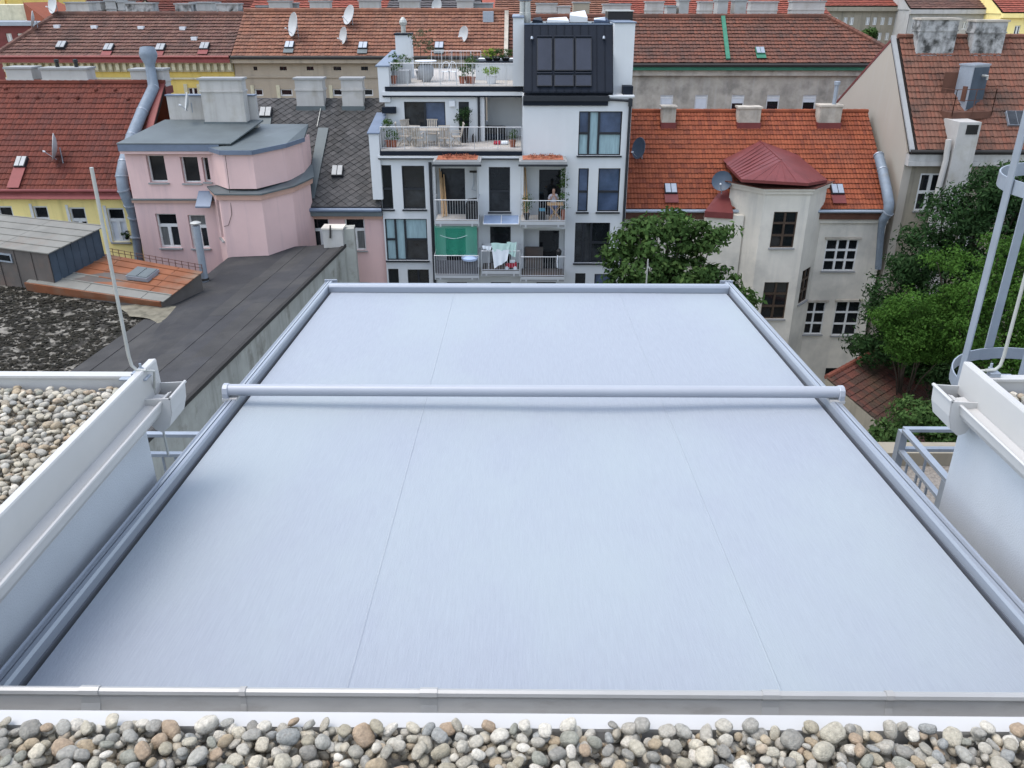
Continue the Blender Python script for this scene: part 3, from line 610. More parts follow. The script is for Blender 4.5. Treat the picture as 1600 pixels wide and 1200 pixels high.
# ================================================================== ladder safety cage at the right end wall
lc = thing('ladder_cage', 'pale blue grey steel ladder safety cage with round hoops at the right roof edge', 'ladder cage', (2.52, 3.6, 22.26))
cx, cy, cr = 2.52, 3.60, .42
for z in (22.30, 23.25, 24.20):
    m = MB(); n = 36; V = []
    for k in range(n + 1):
        a = R(-60) + R(300) * k / n + R(0); a = R(-90 + 30) + R(300) * k / n * -1
        for rr, zz in ((cr, z - .03), (cr, z + .03), (cr - .006, z + .03), (cr - .006, z - .03)): V.append(Vector((cx + rr * math.cos(a), cy + rr * math.sin(a), zz)))
    m.v = V
    for k in range(n):
        for q in range(4): m.f.append((4 * k + q, 4 * k + (q + 1) % 4, 4 * k + 4 + (q + 1) % 4, 4 * k + 4 + q))
    m.build('hoop', galv, lc, smooth=False)
for a in (180, 222, 100, 20, 318):
    a = R(a); m = MB(); c = Vector((cx + (cr + .004) * math.cos(a), cy + (cr + .004) * math.sin(a), 0)); tg = Vector((-math.sin(a), math.cos(a), 0)) * .024; nn = Vector((math.cos(a), math.sin(a), 0)) * .006
    m.hexa([c + q + Vector((0, 0, z)) for z in (22.26, 24.5) for q in (-tg, tg, tg + nn, -tg + nn)]); m.build('strap', galv, lc)
for dx in (-.22, .22): MB().box(cx + dx - .02, cx + dx + .02, YE + .16, YE + .20, 22.0, 23.9).build('stile', galv, lc)
for k in range(7): MB().tube([(cx - .2, YE + .18, 22.08 + k * .28), (cx + .2, YE + .18, 22.08 + k * .28)], .013, 6).build('rung', galv, lc)
# ================================================================== terrace railings left and right of the awning
def terrace_railing(label, corner, xend, y0, zt):
    t = thing('terrace_railing', label, 'railing', (corner[0], corner[1], 19.9), 'railings on the terrace below the roof'); x, y = corner
    for z, w in ((zt, .045), (zt - .16, .04)):
        MB().box(min(x, xend), max(x, xend), y - w / 2, y + w / 2, z - .012, z + .012).build('rail', galv, t)
        MB().box(x - w / 2, x + w / 2, y0, y - w / 2 - .001, z - .012, z + .012).build('rail', galv, t)
    first = None
    for (px, py) in [(x + (xend - x) * k / 9, y) for k in range(10)] + [(x, y + (y0 - y) * k / 8) for k in range(1, 9)]:
        if first is None: first = MB().box(px - .007, px + .007, py - .007, py + .007, 19.92, zt - .173).build('baluster', galv, t); p0 = (px, py)
        else: inst(first, t, offset=(px - p0[0], py - p0[1], 0))
    for (px, py) in ((x, y), (x, y + (y0 - y) * .55), (xend, y)): MB().box(px - .025, px + .025, py - .03, py + .03, 19.906, zt - .013).build('post', galv, t)
    return t
terrace_railing('grey steel corner railing seen between the right guide rail and the white wall', (2.73, 5.22), 4.6, 4.0, 21.2)
terrace_railing('grey steel railing seen between the left guide rail and the white wall end', (-1.9, 5.10), -2.7, 5.0, 21.2)

# ================================================================== the modern white house opposite
FY = 40.0; F = front(FY)
wh = thing('white_house', 'modern white apartment house with dark framed windows, two roof terraces and a black slanted attic', 'house', (-.7, FY, 0))
W = lambda a, b, c, d, Y=FY: wr(a, b, c, d, Y)
lw = {'L1': W(595, 258, 613, 327), 'L2': W(629, 259, 664, 327), 'L3': W(603, 342, 668, 407), 'L4': W(608, 420, 624, 475), 'L5': W(638, 421, 671, 475),
      'A1': W(681, 258, 748, 346), 'A2': W(681, 356, 748, 431), 'M1': W(764, 261, 797, 331), 'D3': W(766, 354, 798, 422), 'G1': W(699, 441, 730, 490), 'G2': W(767, 441, 798, 490)}
rw = {'A3': W(818, 258, 883, 347), 'A4': W(818, 358, 882, 433), 'W1': W(904, 174, 971, 243), 'W2': W(903, 263, 919, 331), 'W3': W(934, 263, 968, 331), 'W4': W(898, 348, 952, 411), 'W5': W(898, 427, 914, 478), 'W6': W(928, 428, 962, 478), 'G3': W(838, 441, 868, 490)}
ZL, ZR = at(700, 243, FY).z, at(880, 152, FY).z
XM = at(816, 250, FY).x
m = facade(MB(), F, -6.62, XM, 0, ZL, lw.values(), .22); m.box(-6.62, XM - .01, FY + 1.2, 52, 0, ZL - .01)
m.poly((-6.62, FY, 0), (-6.62, FY, ZL), (-6.62, FY + 1.2, ZL), (-6.62, FY + 1.2, 0)); m.poly((-6.62, FY, ZL - .02), (XM - .01, FY, ZL - .02), (XM - .01, FY + 1.2, ZL - .02), (-6.62, FY + 1.2, ZL - .02)); m.build('wall', house_white, wh)
m = facade(MB(), F, XM, 5.15, 0, ZR, rw.values(), .22); m.box(XM, 5.15, FY + 1.2, 52, 0, ZR - .01)
m.poly((5.15, FY, 0), (5.15, FY + 1.2, 0), (5.15, FY + 1.2, ZR), (5.15, FY, ZR)); m.poly((XM, FY, ZR - .02), (5.15, FY, ZR - .02), (5.15, FY + 1.2, ZR - .02), (XM, FY + 1.2, ZR - .02)); m.build('wall', house_white, wh)
af = dict(mat=anth_frame, fw=.05)
for k, cells, pn in (('L1', STACK, (g_dark,)), ('L2', STACK, (g_dark, g_room)), ('L3', BIG, (g_curt, g_curt, g_curt, g_curt, g_room)), ('L4', ONE, (g_dark,)), ('L5', TWO, (g_dark,)), ('M1', STACK, (g_dark, g_room)),
                     ('D3', ONE, (g_dark,)), ('G1', ONE, (g_dark,)), ('G2', ONE, (g_dark,))):
    window(wh, F, lw[k], cells, panes=pn, sill=anth_frame if k[0] in 'LM' else None, name='balcony_door' if k[0] == 'D' else 'window', **af)
for k, cells, pn in (('W1', BIG, (g_blue, g_curt, g_curt, g_blue, g_curt)), ('W2', STACK, (g_blue,)), ('W3', STACK, (g_blue, g_blue)), ('W4', BIG, (g_room, g_room, g_room, g_dark, g_dark)), ('W5', ONE, (g_dark,)), ('W6', ONE, (g_blue,)),
                     ('G3', ONE, (g_dark,))):
    window(wh, F, rw[k], cells, panes=pn, sill=anth_frame if k[0] == 'W' else None, name='balcony_door' if k[0] == 'D' else 'window', **af)
# recessed loggias behind the balconies, each with its door in the back wall
LB = front(FY + .8)
for rect, dpx, pn in ((lw['A1'], (690, 263, 727, 341), g_room), (lw['A2'], (697, 357, 728, 426), g_dark), (rw['A3'], (842, 265, 876, 342), g_dark), (rw['A4'], (842, 360, 873, 428), g_dark)):
    a, b, c, d = rect; dr = W(*dpx, FY + .8); dr = (dr[0], dr[1], max(dr[2], c + .02), min(dr[3], d - .05)); m = facade(MB(), LB, a, b, c, d, [dr], .15)
    m.poly((a, FY + .221, c), (a, FY + .221, d), (a, FY + .8, d), (a, FY + .8, c)); m.poly((b, FY + .221, c), (b, FY + .8, c), (b, FY + .8, d), (b, FY + .221, d))
    m.poly((a, FY + .221, c), (b, FY + .221, c), (b, FY + .8, c), (a, FY + .8, c)); m.poly((a, FY + .221, d), (a, FY + .8, d), (b, FY + .8, d), (b, FY + .221, d)); m.build('loggia', house_white, wh)
    window(wh, LB, dr, ONE, panes=(pn,), name='balcony_door', depth=.1, mat=anth_frame, fw=.05)
# lower roof terrace
T1 = 17.35; SB = 42.3; XS = at(747, 190, SB).x
MB().box(-6.50, XM - .02, FY - .10, SB + 2.2, ZL + .001, T1).build('terrace_floor', paver, wh)
MB().box(-6.52, XM - .01, FY - .16, FY - .101, at(700, 242, FY).z, at(700, 235.5, FY).z).build('terrace_edge', anthracite, wh)
MB().box(-6.64, XM - .01, FY - .22, FY - .002, at(700, 248, FY).z + .06, at(700, 243, FY).z + .0).build('cornice', house_white, wh)
MB().box(-6.64, XM - .01, FY - .20, FY - .003, at(700, 248, FY).z + .0, at(700, 248, FY).z + .058).build('drip_edge', anthracite, wh)
m = MB().prism([(-7.02, FY - .12), (-6.55, FY - .12), (-6.55, SB + .2), (-6.95, SB + .2)], 15.0, [18.05, 18.05, 18.62, 18.62]); m.build('parapet', house_white, wh)
MB().prism([(-7.08, FY - .18), (-6.50, FY - .18), (-6.50, SB + .2), (-7.0, SB + .2)], [18.052, 18.052, 18.622, 18.622], [18.11, 18.11, 18.68, 18.68]).build('parapet_cap', bluish_trim, wh)
MB().box(-6.66, -6.0, SB - .3, SB - .02, 18.69, 18.98).build('parapet_box', anthracite, wh)
# set back storey
S = front(SB); ZS = at(700, 151, SB).z; r1 = W(632, 159, 696, 199, SB); r2 = W(717, 159, 733, 200, SB)
m = facade(MB(), S, -6.55, XS, T1 - .05, ZS, [r1, r2], .2); m.box(-6.55, XS - .01, SB + .21, 52, T1 - .05, ZS - .01); m.build('wall', house_white, wh)
window(wh, S, r1, [(0, .5, 0, 1), (.5, 1, 0, 1)], panes=(g_room, g_blue), name='sliding_window', **af); window(wh, S, r2, ONE, panes=(g_room,), **af)
MB().box(XS, at(757, 180, SB).x, SB - .02, SB + 2, T1 - .05, ZS).build('pilaster', house_white, wh)
MB().box(XS + .4, XM + .2, SB + 1.6, SB + 2, T1 - .05, ZS).build('loggia_wall', house_white, wh)
MB().tube([(XS + .05, SB - .10, ZS), (XS + .05, SB - .10, T1)], .06, 8).build('downpipe', anth_frame, wh)
MB().box(*[at(702, 163, SB).x, at(711, 163, SB).x], SB - .12, SB - .002, at(706, 166, SB).z, at(706, 157, SB).z).build('wall_lamp', blind, wh)
# upper roof terrace
T2 = 19.95
MB().box(-6.45, XM + .05, SB - .1, 52, ZS + .001, T2).build('terrace_floor', paver, wh)
MB().box(-6.47, XM + .03, SB - .17, SB - .101, at(700, 142, SB).z, at(700, 135, SB).z).build('terrace_edge', anthracite, wh)
MB().box(-6.60, XM + .03, SB - .24, SB - .003, at(700, 148.5, SB).z, at(700, 143, SB).z).build('cornice', house_white, wh)
MB().box(-6.60, XM + .03, SB - .22, SB - .004, at(700, 151, SB).z, at(700, 148.6, SB).z).build('drip_edge', anthracite, wh)
m = MB().prism([(-6.78, SB - .12), (-6.25, SB - .12), (-6.25, 48), (-6.78, 48)], 19.2, [20.80, 20.80, 21.15, 21.15]); m.build('parapet', house_white, wh)
MB().prism([(-6.86, SB - .18), (-6.18, SB - .18), (-6.18, 48), (-6.86, 48)], [20.802, 20.802, 21.152, 21.152], [20.86, 20.86, 21.21, 21.21]).build('parapet_cap', bluish_trim, wh)
c0 = at(619, 90, 46); c1 = at(643, 90, 46)
ch = MB().box(c0.x, c1.x, 46, 46.9, T2, at(630, 55, 46).z).build('chimney', house_white, wh)
MB().box(c0.x - .05, c1.x + .05, 45.95, 46.95, at(630, 55, 46).z + .002, at(630, 55, 46).z + .09).build('chimney_cap', anthracite, ch)
MB().lathe([(.12, 0), (.12, .35), (.16, .36), (.2, .5), (.16, .62), (.05, .75)], ((c0.x + c1.x) / 2, 46.4, at(630, 55, 46).z + .092), 10).build('flue', galv_pale, ch)
b0 = at(743, 110, 45); MB().box(b0.x, XM + .1, 45, 49, T2, at(780, 99, 45).z).build('roof_box', house_white, wh)
pz = at(780, 99, 45).z; pl = MB().box(b0.x - .06, XM + .1, 44.95, 46.6, pz + .002, pz + .10).build('planter_rim', anthracite, wh)
# tower part with the black slanted attic
X0, X1 = XM + .06, at(958, 95, 40.8).x; ya, za, yb, zb2 = 40.06, 19.86, 41.75, at(890, 38, 41.75).z
SL = lambda u, t, w=0: Vector((u, ya + (yb - ya) * t, za + (zb2 - za) * t)) + Vector((0, -(zb2 - za), (yb - ya))).normalized() * w
m = MB(); m.hexa([SL(X0, 0, -.3), SL(X1, 0, -.3), SL(X1, 0), SL(X0, 0), SL(X0, 1, -.3), SL(X1, 1, -.3), SL(X1, 1), SL(X0, 1)])
m.poly((X0, ya, za), (X0, yb, za), (X0, yb, zb2)); m.poly((X1, ya, za), (X1, yb, zb2), (X1, yb, za)); at_ = m.build('attic', anthracite, wh)
n = 11
for k in range(n):
    a, b = X0 + (X1 - X0) * k / n + .008, X0 + (X1 - X0) * (k + 1) / n - .008
    m = MB(); m.hexa([SL(u, t, w) for t in (.012, .985) for u, w in ((a, .004), (b, .004), (b, .018), (a, .018))]); m.fbox
    m.hexa([SL(u, t, w) for t in (.012, .985) for u, w in ((b - .012, .0185), (b + .004, .0185), (b + .004, .055), (b - .012, .055))]); m.build('seam_panel', anthracite, at_)
def yt(py): # height on the slope from the photograph
    z = [(abs(proj(SL((X0 + X1) / 2, t / 200))[1] - py), t / 200) for t in range(201)]; return min(z)[1]
xa = lambda px, t: (lambda Y: at(px, proj(SL(1, t))[1], Y).x)(ya + (yb - ya) * t)
for (p0, p1) in ((839, 862.5), (866, 896), (899, 924)):
    for (q0, q1) in ((61, 112), (118, 136)):
        t1, t0 = yt(q0), yt(q1); a, b = xa(p0, (t0 + t1) / 2), xa(p1, (t0 + t1) / 2)
        o = MB(); o.hexa([SL(u, t, w) for t in (t0, t1) for u, w in ((a, .06), (b, .06), (b, .12), (a, .12))]); o = o.build('roof_window', anth_frame, at_)
        MB().hexa
        g_ = MB(); g_.hexa([SL(u, t, w) for t in (t0 + .012, t1 - .012) for u, w in ((a + .04, .1), (b - .04, .1), (b - .04, .125), (a + .04, .125))]); g_.build('pane', g_solar, o)
        g_ = MB(); g_.tube([SL(a, t1 + .012, .13), SL(b, t1 + .012, .13)], .055, 6); g_.build('blind_box', anthracite, o)
for px, py in ((831, 60), (943, 59)):
    t = yt(py); c = SL(xa(px, t), t, .05); MB().tube([c, c + Vector((0, -.12, .02)), c + Vector((0, -.16, -.06))], .06, 8).build('spout', galv, at_)
gz = at(890, 150, FY - .1).z
MB().box(X0 - .04, at(952, 150, FY).x, FY - .18, FY + .05, gz - .22, gz).build('attic_gutter', anth_frame, wh)
MB().box(X0 - .04, at(950, 155, FY).x, FY - .10, FY - .002, gz - .42, gz - .225).build('attic_apron', anthracite, wh)
zt = at(978, 36, 41.3).z
MB().box(X1 + .01, 5.22, 41.0, 46, ZR - .02, zt).build('attic_wall', house_white, wh); MB().box(X1 - .0, 5.28, 40.95, 46, zt + .002, zt + .06).build('parapet_cap', bluish_trim, wh)
MB().box(X1 - .2, 5.24, FY - .06, 41.0, ZR + .002, ZR + .08).build('ledge', house_white, wh)
MB().box(4.75, 5.2, 40.3, 40.95, ZR + .083, ZR + .45).build('ledge_box', anthracite, wh)
MB().box(-.32, X0 - .001, 42.0, 47, T2, at(812, 28, 42).z).build('attic_wall', house_white, wh)
MB().box(-.36, X0 - .0, 41.95, 47, at(812, 28, 42).z + .002, at(812, 28, 42).z + .06).build('parapet_cap', bluish_trim, wh)
MB().box(X0, X1, yb, 47, zb2 - .3, zb2 - .02).build('flat_roof', roof_grey, wh); MB().box(X0, X1, yb - .05, yb + .05, zb2 - .018, zb2 + .05).build('attic_cap', bluish_trim, wh)
MB().tube([(at(951, 154, FY).x, FY - .12, gz - .15), (at(984, 156, FY).x, FY - .12, gz - .2)], .055, 8).build('drain_pipe', anth_frame, wh)
dx = at(984, 170, FY).x
MB().tube([(dx, FY - .12, gz - .1), (dx, FY - .1, gz - .5), (dx, FY - .1, 0)], .065, 8).build('downpipe', anth_frame, wh); MB().box(dx - .09, dx + .09, FY - .2, FY - .02, gz - .45, gz - .12).build('rain_head', anth_frame, wh)
MB().tube([(at(674, 300, FY).x, FY - .1, ZL - .3), (at(674, 300, FY).x, FY - .1, 0)], .075, 8).build('downpipe', anth_frame, wh)
# rooftop clutter
a, b = at(950, 26, 44), at(989, 26, 44); ac = thing('ventilation_box', 'black sheet metal box on the white house flat roof', 'ventilation box', (a.x, 44, zb2))
MB().box(a.x, b.x, 44, 45.5, zb2 - .02, at(970, 18, 44).z).build('casing', black_plastic, ac, bevel=.02); MB().box(a.x - .04, b.x + .04, 43.96, 45.54, at(970, 18, 44).z + .002, at(970, 18, 44).z + .05).build('lid', galv_pale, ac)
for k, (px, r) in enumerate(((816, .13), (824, .15))):
    p = at(px, 24, 44.6); t = thing('flue_pipe', ('shiny steel flue pipe at the left corner of the white house roof, left one', 'shiny steel flue pipe at the left corner of the white house roof, right one')[k], 'flue pipe', p, 'steel flue pipes')
    MB().lathe([(r * 1.15, -.7), (r * 1.15, .12), (r, .14), (r, .62)], p, 12).build('pipe', galv_pale, t, smooth=True); MB().lathe([(r * 1.0, .64), (r * 1.5, .68), (r * 1.45, .98), (r * .3, 1.12)], p, 12).build('cowl', galv, t, smooth=True)
for px0, px1, py, Y, mt, lab in ((855, 889, 31, 43.2, blind, 'crumpled white roof dome on the white house attic'), (890, 918, 30, 43.6, house_white, 'white block standing on the white house attic'), (928, 952, 32, 43.2, g_blue, 'bluish roof pane lying on the white house attic'), (832, 848, 32, 43.4, anthracite, 'dark tilted panel on the white house attic')):
    a, b = at(px0, py, Y), at(px1, py, Y); h = .16 if mt is not house_white else .34
    t = thing('roof_dome', lab, 'roof dome', (a.x, Y, zb2)); MB().prism([(a.x, Y), (b.x, Y), (b.x - .08, Y + .9), (a.x + .08, Y + .9)], zb2 - .018, [zb2 + h, zb2 + h * .7, zb2 + h * 1.6, zb2 + h * 1.3]).build('cover', mt, t); MB().box(a.x - .03, b.x + .03, Y - .04, Y + .94, zb2 - .019, zb2 + .03).build('kerb', anthracite, t)
# balconies with railings, and their canopies
BY = 38.75
def balcony(x0, x1, ytop, ythick, floor=paver, h=1.0, name='balcony'):
    ym = ytop; a, b = at(x0, ym, BY).x, at(x1, ym, BY).x; z = at((x0 + x1) / 2, ytop, BY).z; zl = at((x0 + x1) / 2, ythick, BY).z
    o = MB().box(a, b, BY, FY - .003, zl, z).build(name, concrete, wh); MB().box(a + .03, b - .03, BY + .04, FY - .004, z + .002, z + .03).build('floor_boards', floor, o)
    MB().box(a - .02, b + .02, BY - .035, BY - .003, zl + (z - zl) * .45, z + .01).build('edge_beam', steel_rail, o)
    for q in (.12, .85): MB().box(a + (b - a) * q - .04, a + (b - a) * q + .04, BY - .05, BY - .036, zl - .02, z - .03).build('bracket', steel_rail, o)
    m = MB(); m.tube([(a, BY - .02, z + h), (b, BY - .02, z + h)], .024, 6); m.tube([(a, BY, z + h), (a, FY - .01, z + h)], .02, 6); m.tube([(b, BY, z + h), (b, FY - .01, z + h)], .02, 6); m.tube([(a, BY - .02, z + .07), (b, BY - .02, z + .07)], .014, 5)
    for x in (a, b): m.tube([(x, BY - .02, zl), (x, BY - .02, z + h)], .024, 6)
    m.build('handrail', steel_rail, o); n = int((b - a) / .115); first = None
    for k in range(1, n):
        x = a + (b - a) * k / n
        if first is None: first = MB().tube([(x, BY - .02, z + .07), (x, BY - .02, z + h)], .009, 4).build('baluster', steel_rail, o); p0 = x
        else: inst(first, o, offset=(x - p0, 0, 0))
    return a, b, z
B1 = balcony(680, 748, 345.5, 353); B1L = balcony(680, 748, 430.5, 437, floor=rust_side); B2L = balcony(753, 812, 423.5, 431, floor=rust_side); B3 = balcony(813, 883, 346.5, 355); B3L = balcony(814, 882, 432.5, 440, floor=rust_side)
for (x0, x1, (a, b, z)) in ((676, 751, B1), (811, 886, B3)):
    zc_ = at((x0 + x1) / 2, 258, BY - .2).z; A, B_ = at(x0, 256, BY - .2).x, at(x1, 256, BY - .2).x
    o = MB().box(A, B_, BY - .2, FY - .003, zc_, zc_ + .16).build('canopy', concrete, wh); MB().box(A + .1, B_ - .1, BY - .1, FY - .15, zc_ + .162, zc_ + .20).build('canopy_gravel', concrete, o)
    MB().box(A - .03, B_ + .03, BY - .23, BY - .203, zc_ - .06, zc_ + .03).build('canopy_edge', anth_frame, o)
    MB().box(A + .16, B_ - .16, BY - .02, FY - .25, zc_ + .201, zc_ + .225).build('sedum_bed', sedum, o)
    leaf_obj('sedum', leaves([((.5 * (A + B_), (BY + FY) / 2 - .05, zc_ + .235), ((B_ - A) * .40, .46, .02))], 1200, .07, .14, 20, .8, 5), sedum, o)
    for x in (a + .02, b - .02): MB().tube([(x, BY - .02, z + 1.0), (x, BY - .02, zc_)], .022, 6).build('post', steel_rail, o)
a, b = at(755, 350, BY + .1).x, at(811, 350, BY + .1).x; zc_ = at(783, 350, BY + .1).z; zw = at(783, 337, FY).z
o = MB(); o.hexa([(a, BY + .1, zc_), (b, BY + .1, zc_), (b, FY - .01, zw), (a, FY - .01, zw), (a, BY + .1, zc_ + .02), (b, BY + .1, zc_ + .02), (b, FY - .01, zw + .02), (a, FY - .01, zw + .02)]); o = o.build('rain_canopy', canopy_m, wh)
for q in (0, .5, 1): x = a + (b - a) * q; MB().tube([(x, BY + .1, zc_ + .03), (x, FY - .01, zw + .03)], .02, 5).build('canopy_bar', blind, o)
MB().tube([(a, BY + .09, zc_), (b, BY + .09, zc_)], .025, 5).build('canopy_bar', blind, o)
rail_run(wh, (-6.48, FY - .05, T1 + .002), (XM - .05, FY - .05, T1 + .002), 1.0, step=.12, posts=6, r=.010, low=.06, top=.018)
rail_run(wh, (-6.18, SB - .05, T2 + .002), (XM - .0, SB - .05, T2 + .002), 1.0, step=.12, posts=8, r=.010, low=.06, top=.018)
rail_run(wh, (-5.1, 51.5, T2 + .002), (b0.x, 51.5, T2 + .002), 1.0, step=.2, posts=5, r=.010, low=.06, top=.018)

# ================================================================== yellow house with the red tiled roof (left)
yh = thing('yellow_house', 'yellow plastered house with steep red tiled roof behind the metal dormer on the left', 'house', (-22, 39, 0))
Y_ = front(39.0); XY1 = -17.82
hs = [W(2, 322, 25, 378, 39), W(57, 322, 80, 378, 39), W(113, 324, 138, 379, 39), W(171, 325, 198, 378, 39), W(-60, 322, -36, 378, 39), W(-118, 322, -94, 378, 39)]
m = facade(MB(), Y_, -40, XY1, 0, 15.45, hs, .18); m.box(-40, XY1, 39.2, 49, 0, 15.4); m.build('wall', yellow, yh)
for i, h in enumerate(hs): window(yh, Y_, h, TEE, fw=.075, panes=((g_dark, g_net, g_net), (g_dark, g_room, g_room), (g_room, g_net, g_dark), (g_dark, blind, blind), (g_dark, g_room, g_room), (g_dark, g_net, g_room))[i], sill=concrete, depth=.10)
for h in hs: MB().fbox(Y_, h[0] - .13, h[0] - .001, h[2], h[3] + .12, 0, .03).build('window_surround', win_white, yh)
EO = Vector((-40, 38.72, 15.62)); ES = Vector((0, 5.3, 4.25))
MB().prism([(-40, 38.70), (XY1, 38.70), (XY1, 44.02), (-40, 44.02)], [15.45, 15.45, 19.6, 19.6], [15.60, 15.60, 19.85, 19.85]).build('roof', underlay, yh)
MB().prism([(-40, 44.03), (XY1, 44.03), (XY1, 49.3), (-40, 49.3)], [19.6, 19.6, 15.4, 15.4], [19.85, 19.85, 15.6, 15.6]).build('roof', dark_red, yh)
tile_field(EO, (1, 0, 0), ES, 40 + XY1 - .25, ES.length, .19, .34).build('roof_tiles', t_red, yh, kind='stuff')
ridge(yh, (-40, 44.02, 19.93), (XY1, 44.02, 19.93), t_red, r=.13)
MB().prism([(XY1 - .28, 38.6), (XY1 + .05, 38.6), (XY1 + .05, 44.1), (XY1 - .28, 44.1)], [15.62, 15.62, 19.95, 19.95], [15.72, 15.72, 20.03, 20.03]).build('verge_sheet', dark_red, yh)
for k in range(22):
    x = -40 + k * 1.008; m = MB(); m.hexa([(x, 38.45, 15.30), (x + 1.004, 38.45, 15.30), (x + 1.004, 38.72, 15.50), (x, 38.72, 15.50), (x, 38.45, 15.33), (x + 1.004, 38.45, 15.33), (x + 1.004, 38.72, 15.60), (x, 38.72, 15.60)]); m.build('eave_sheet', red_sheet, yh)
MB().tube([(-40, 38.58, 15.66), (XY1, 38.58, 15.66)], .08, 8).build('gutter', dark_red, yh)
for a, b, y0 in ((12, 52, 104), (67, 138, 105), (206, 256, 107)):
    p, q = at(a, y0, 44.3), at(b, y0, 44.3); chimney(yh, p.x, q.x, 44.0, 44.9, 19.35, p.z, base=(dark_red, .35), pots=2 if b == 138 else 0)
n_ = Vector((0, -4.25, 5.3)).normalized(); onr = lambda px, py: (lambda d: EYE + d * ((EO - EYE).dot(n_) / d.dot(n_)))(ray(px, py))
hatch(yh, onr(33, 265) + n_ * .06, (1, 0, 0), ES, .5, .62, skirt=(red_sheet, 1.2))
for px, py in ((28, 153), (59, 154), (91, 154), (122, 154), (201, 156), (10, 140), (151, 142), (181, 142)):
    P = onr(px, py) + n_ * .07; MB().lathe([(.11, 0), (.08, .07), (.02, .10)], P, 6, n_).build('snow_hook', t_red, yh)
P = [at(229, 80, 44.0), at(231, 92, 44.0)]
dt = thing('vent_duct', 'large silvery kitchen exhaust duct climbing over the red roof edge beside the pink house', 'vent duct', at(222, 420, 38.5))
path = [at(235, 106, 43.8), at(240, 137, 43.6), at(222, 175, 42.2), at(206, 214, 40.6), at(194, 255, 38.9), at(190, 275, 38.35), at(193, 297, 38.2), at(203, 320, 38.3), at(209, 340, 38.5), at(213, 370, 38.6), at(219, 420, 38.6)]
MB().tube(path, [.24, .27, .27, .27, .27, .27, .26, .25, .22, .2, .2], 14).build('pipe', duct_m, dt, smooth=True)
MB().lathe([(.22, 0), (.24, .15), (.42, .55), (.42, .70), (.34, .95)], path[0], 14, (path[0] - path[1])).build('cowl', duct_m, dt, smooth=True)
for p, q in zip(path[1:], path[2:]): MB().lathe([(.285, -.03), (.285, .03)], p, 14, q - p).build('collar', galv, dt)

# ================================================================== pink house with the faceted bay
ph = thing('pink_house', 'pink plastered house with faceted corner bay and flat grey sheet roof', 'house', (-14, 38, 0))
P_ = front(38.0); hu = [W(231, 243, 259, 285, 38), W(284, 245, 311, 286, 38), W(317, 246, 327, 284, 38)]; hl = [W(247, 334, 279, 387, 38), W(297, 336, 324, 388, 38)]
m = facade(MB(), P_, -17.72, -13.6, 0, 17.62, hu + hl, .3); m.box(-17.72, -13.0, 38.31, 41.2, 0, 17.6); m.poly((-17.72, 38, 0), (-17.72, 38, 17.62), (-17.72, 38.31, 17.62), (-17.72, 38.31, 0)); m.build('wall', pink, ph)
for h in hu: window(ph, P_, h, ONE, fw=.05, panes=(g_dark, ), depth=.26, sill=concrete)
for i, h in enumerate(hl): window(ph, P_, h, TEE, fw=.07, depth=.2, sill=concrete, panes=((g_dark, g_net, g_room), (g_net, g_dark, g_room))[i])
zl_ = at(260, 316, 38).z
MB().box(-17.74, -13.9, 37.86, 37.997, zl_, zl_ + .12).build('cornice', pink_trim, ph); MB().box(-17.76, -13.9, 37.80, 37.998, zl_ + .122, zl_ + .17).build('cornice_sheet', roof_grey, ph)
MB().box(-17.78, -13.6, 37.72, 37.998, 17.50, 17.62).build('cornice', pink, ph); MB().box(-17.80, -13.3, 37.66, 37.75, 17.625, 17.92).build('roof_fascia', bluish_trim, ph)
m = MB(); m.prism([(-17.82, 37.64), (-12.75, 37.64), (-12.2, 41.1), (-16.9, 41.1)], [17.93, 17.93, 18.45, 18.45], [17.97, 17.97, 18.52, 18.52]); m.build('roof', roof_grey, ph)
Pu = [(-13.95, 38.09), (-12.92, 36.95), (-11.64, 36.97), (-10.70, 38.7), (-10.30, 40.3)]; Pl = [(-14.05, 38.05), (-13.25, 36.62), (-11.38, 36.62), (-10.42, 38.2), (-10.02, 40.1)]
bk = [(-10.3, 42), (-13.5, 42)]
bay = MB().prism(Pu + bk, 16.12, 17.70).build('bay', pink, ph); MB().prism([(p[0] * 1.0 + (p[0] + 12.1) * .07, 38.8 + (p[1] - 38.8) * 1.07) for p in Pu] + bk, [17.702] * 5 + [18.05, 18.05], [17.80] * 5 + [18.2, 18.2]).build('bay_roof', roof_grey, bay)
m = MB(); q = [(p[0] + (p[0] + 12.1) * .075, 38.8 + (p[1] - 38.8) * 1.075) for p in Pu]
for a, b in zip(q, q[1:]):
    fr, L = fr2(a, b); m.fbox(fr, 0, L, 17.62, 17.81, .0, .03)
m.build('roof_fascia', bluish_trim, bay)
bl = MB(); w0 = fr2(Pl[0], Pl[1]); hz = (w0[1] * .45, w0[1] * .85, at(345, 372, 37.3).z, at(345, 310, 37.3).z)
for i, (a, b) in enumerate(zip(Pl, Pl[1:])):
    fr, L = fr2(a, b); facade(bl, fr, 0, L, 0, 15.95, [hz] if i == 0 else [], .25)
bl.prism([(-13.9, 38.4), (-13.0, 37.2), (-11.6, 37.2), (-10.8, 38.6), (-10.5, 40.6), (-10.5, 42), (-13.9, 42)], 0, 15.9); o = bl.build('bay', pink, ph)
window(ph, w0[0], hz, [(0, 1, .35, 1), (0, 1, 0, .35)], fw=.06, depth=.2, sill=concrete)
grow = lambda pts, k: [(p[0] + (p[0] + 12.1) * k, 38.9 + (p[1] - 38.9) * (1 + k)) for p in pts]
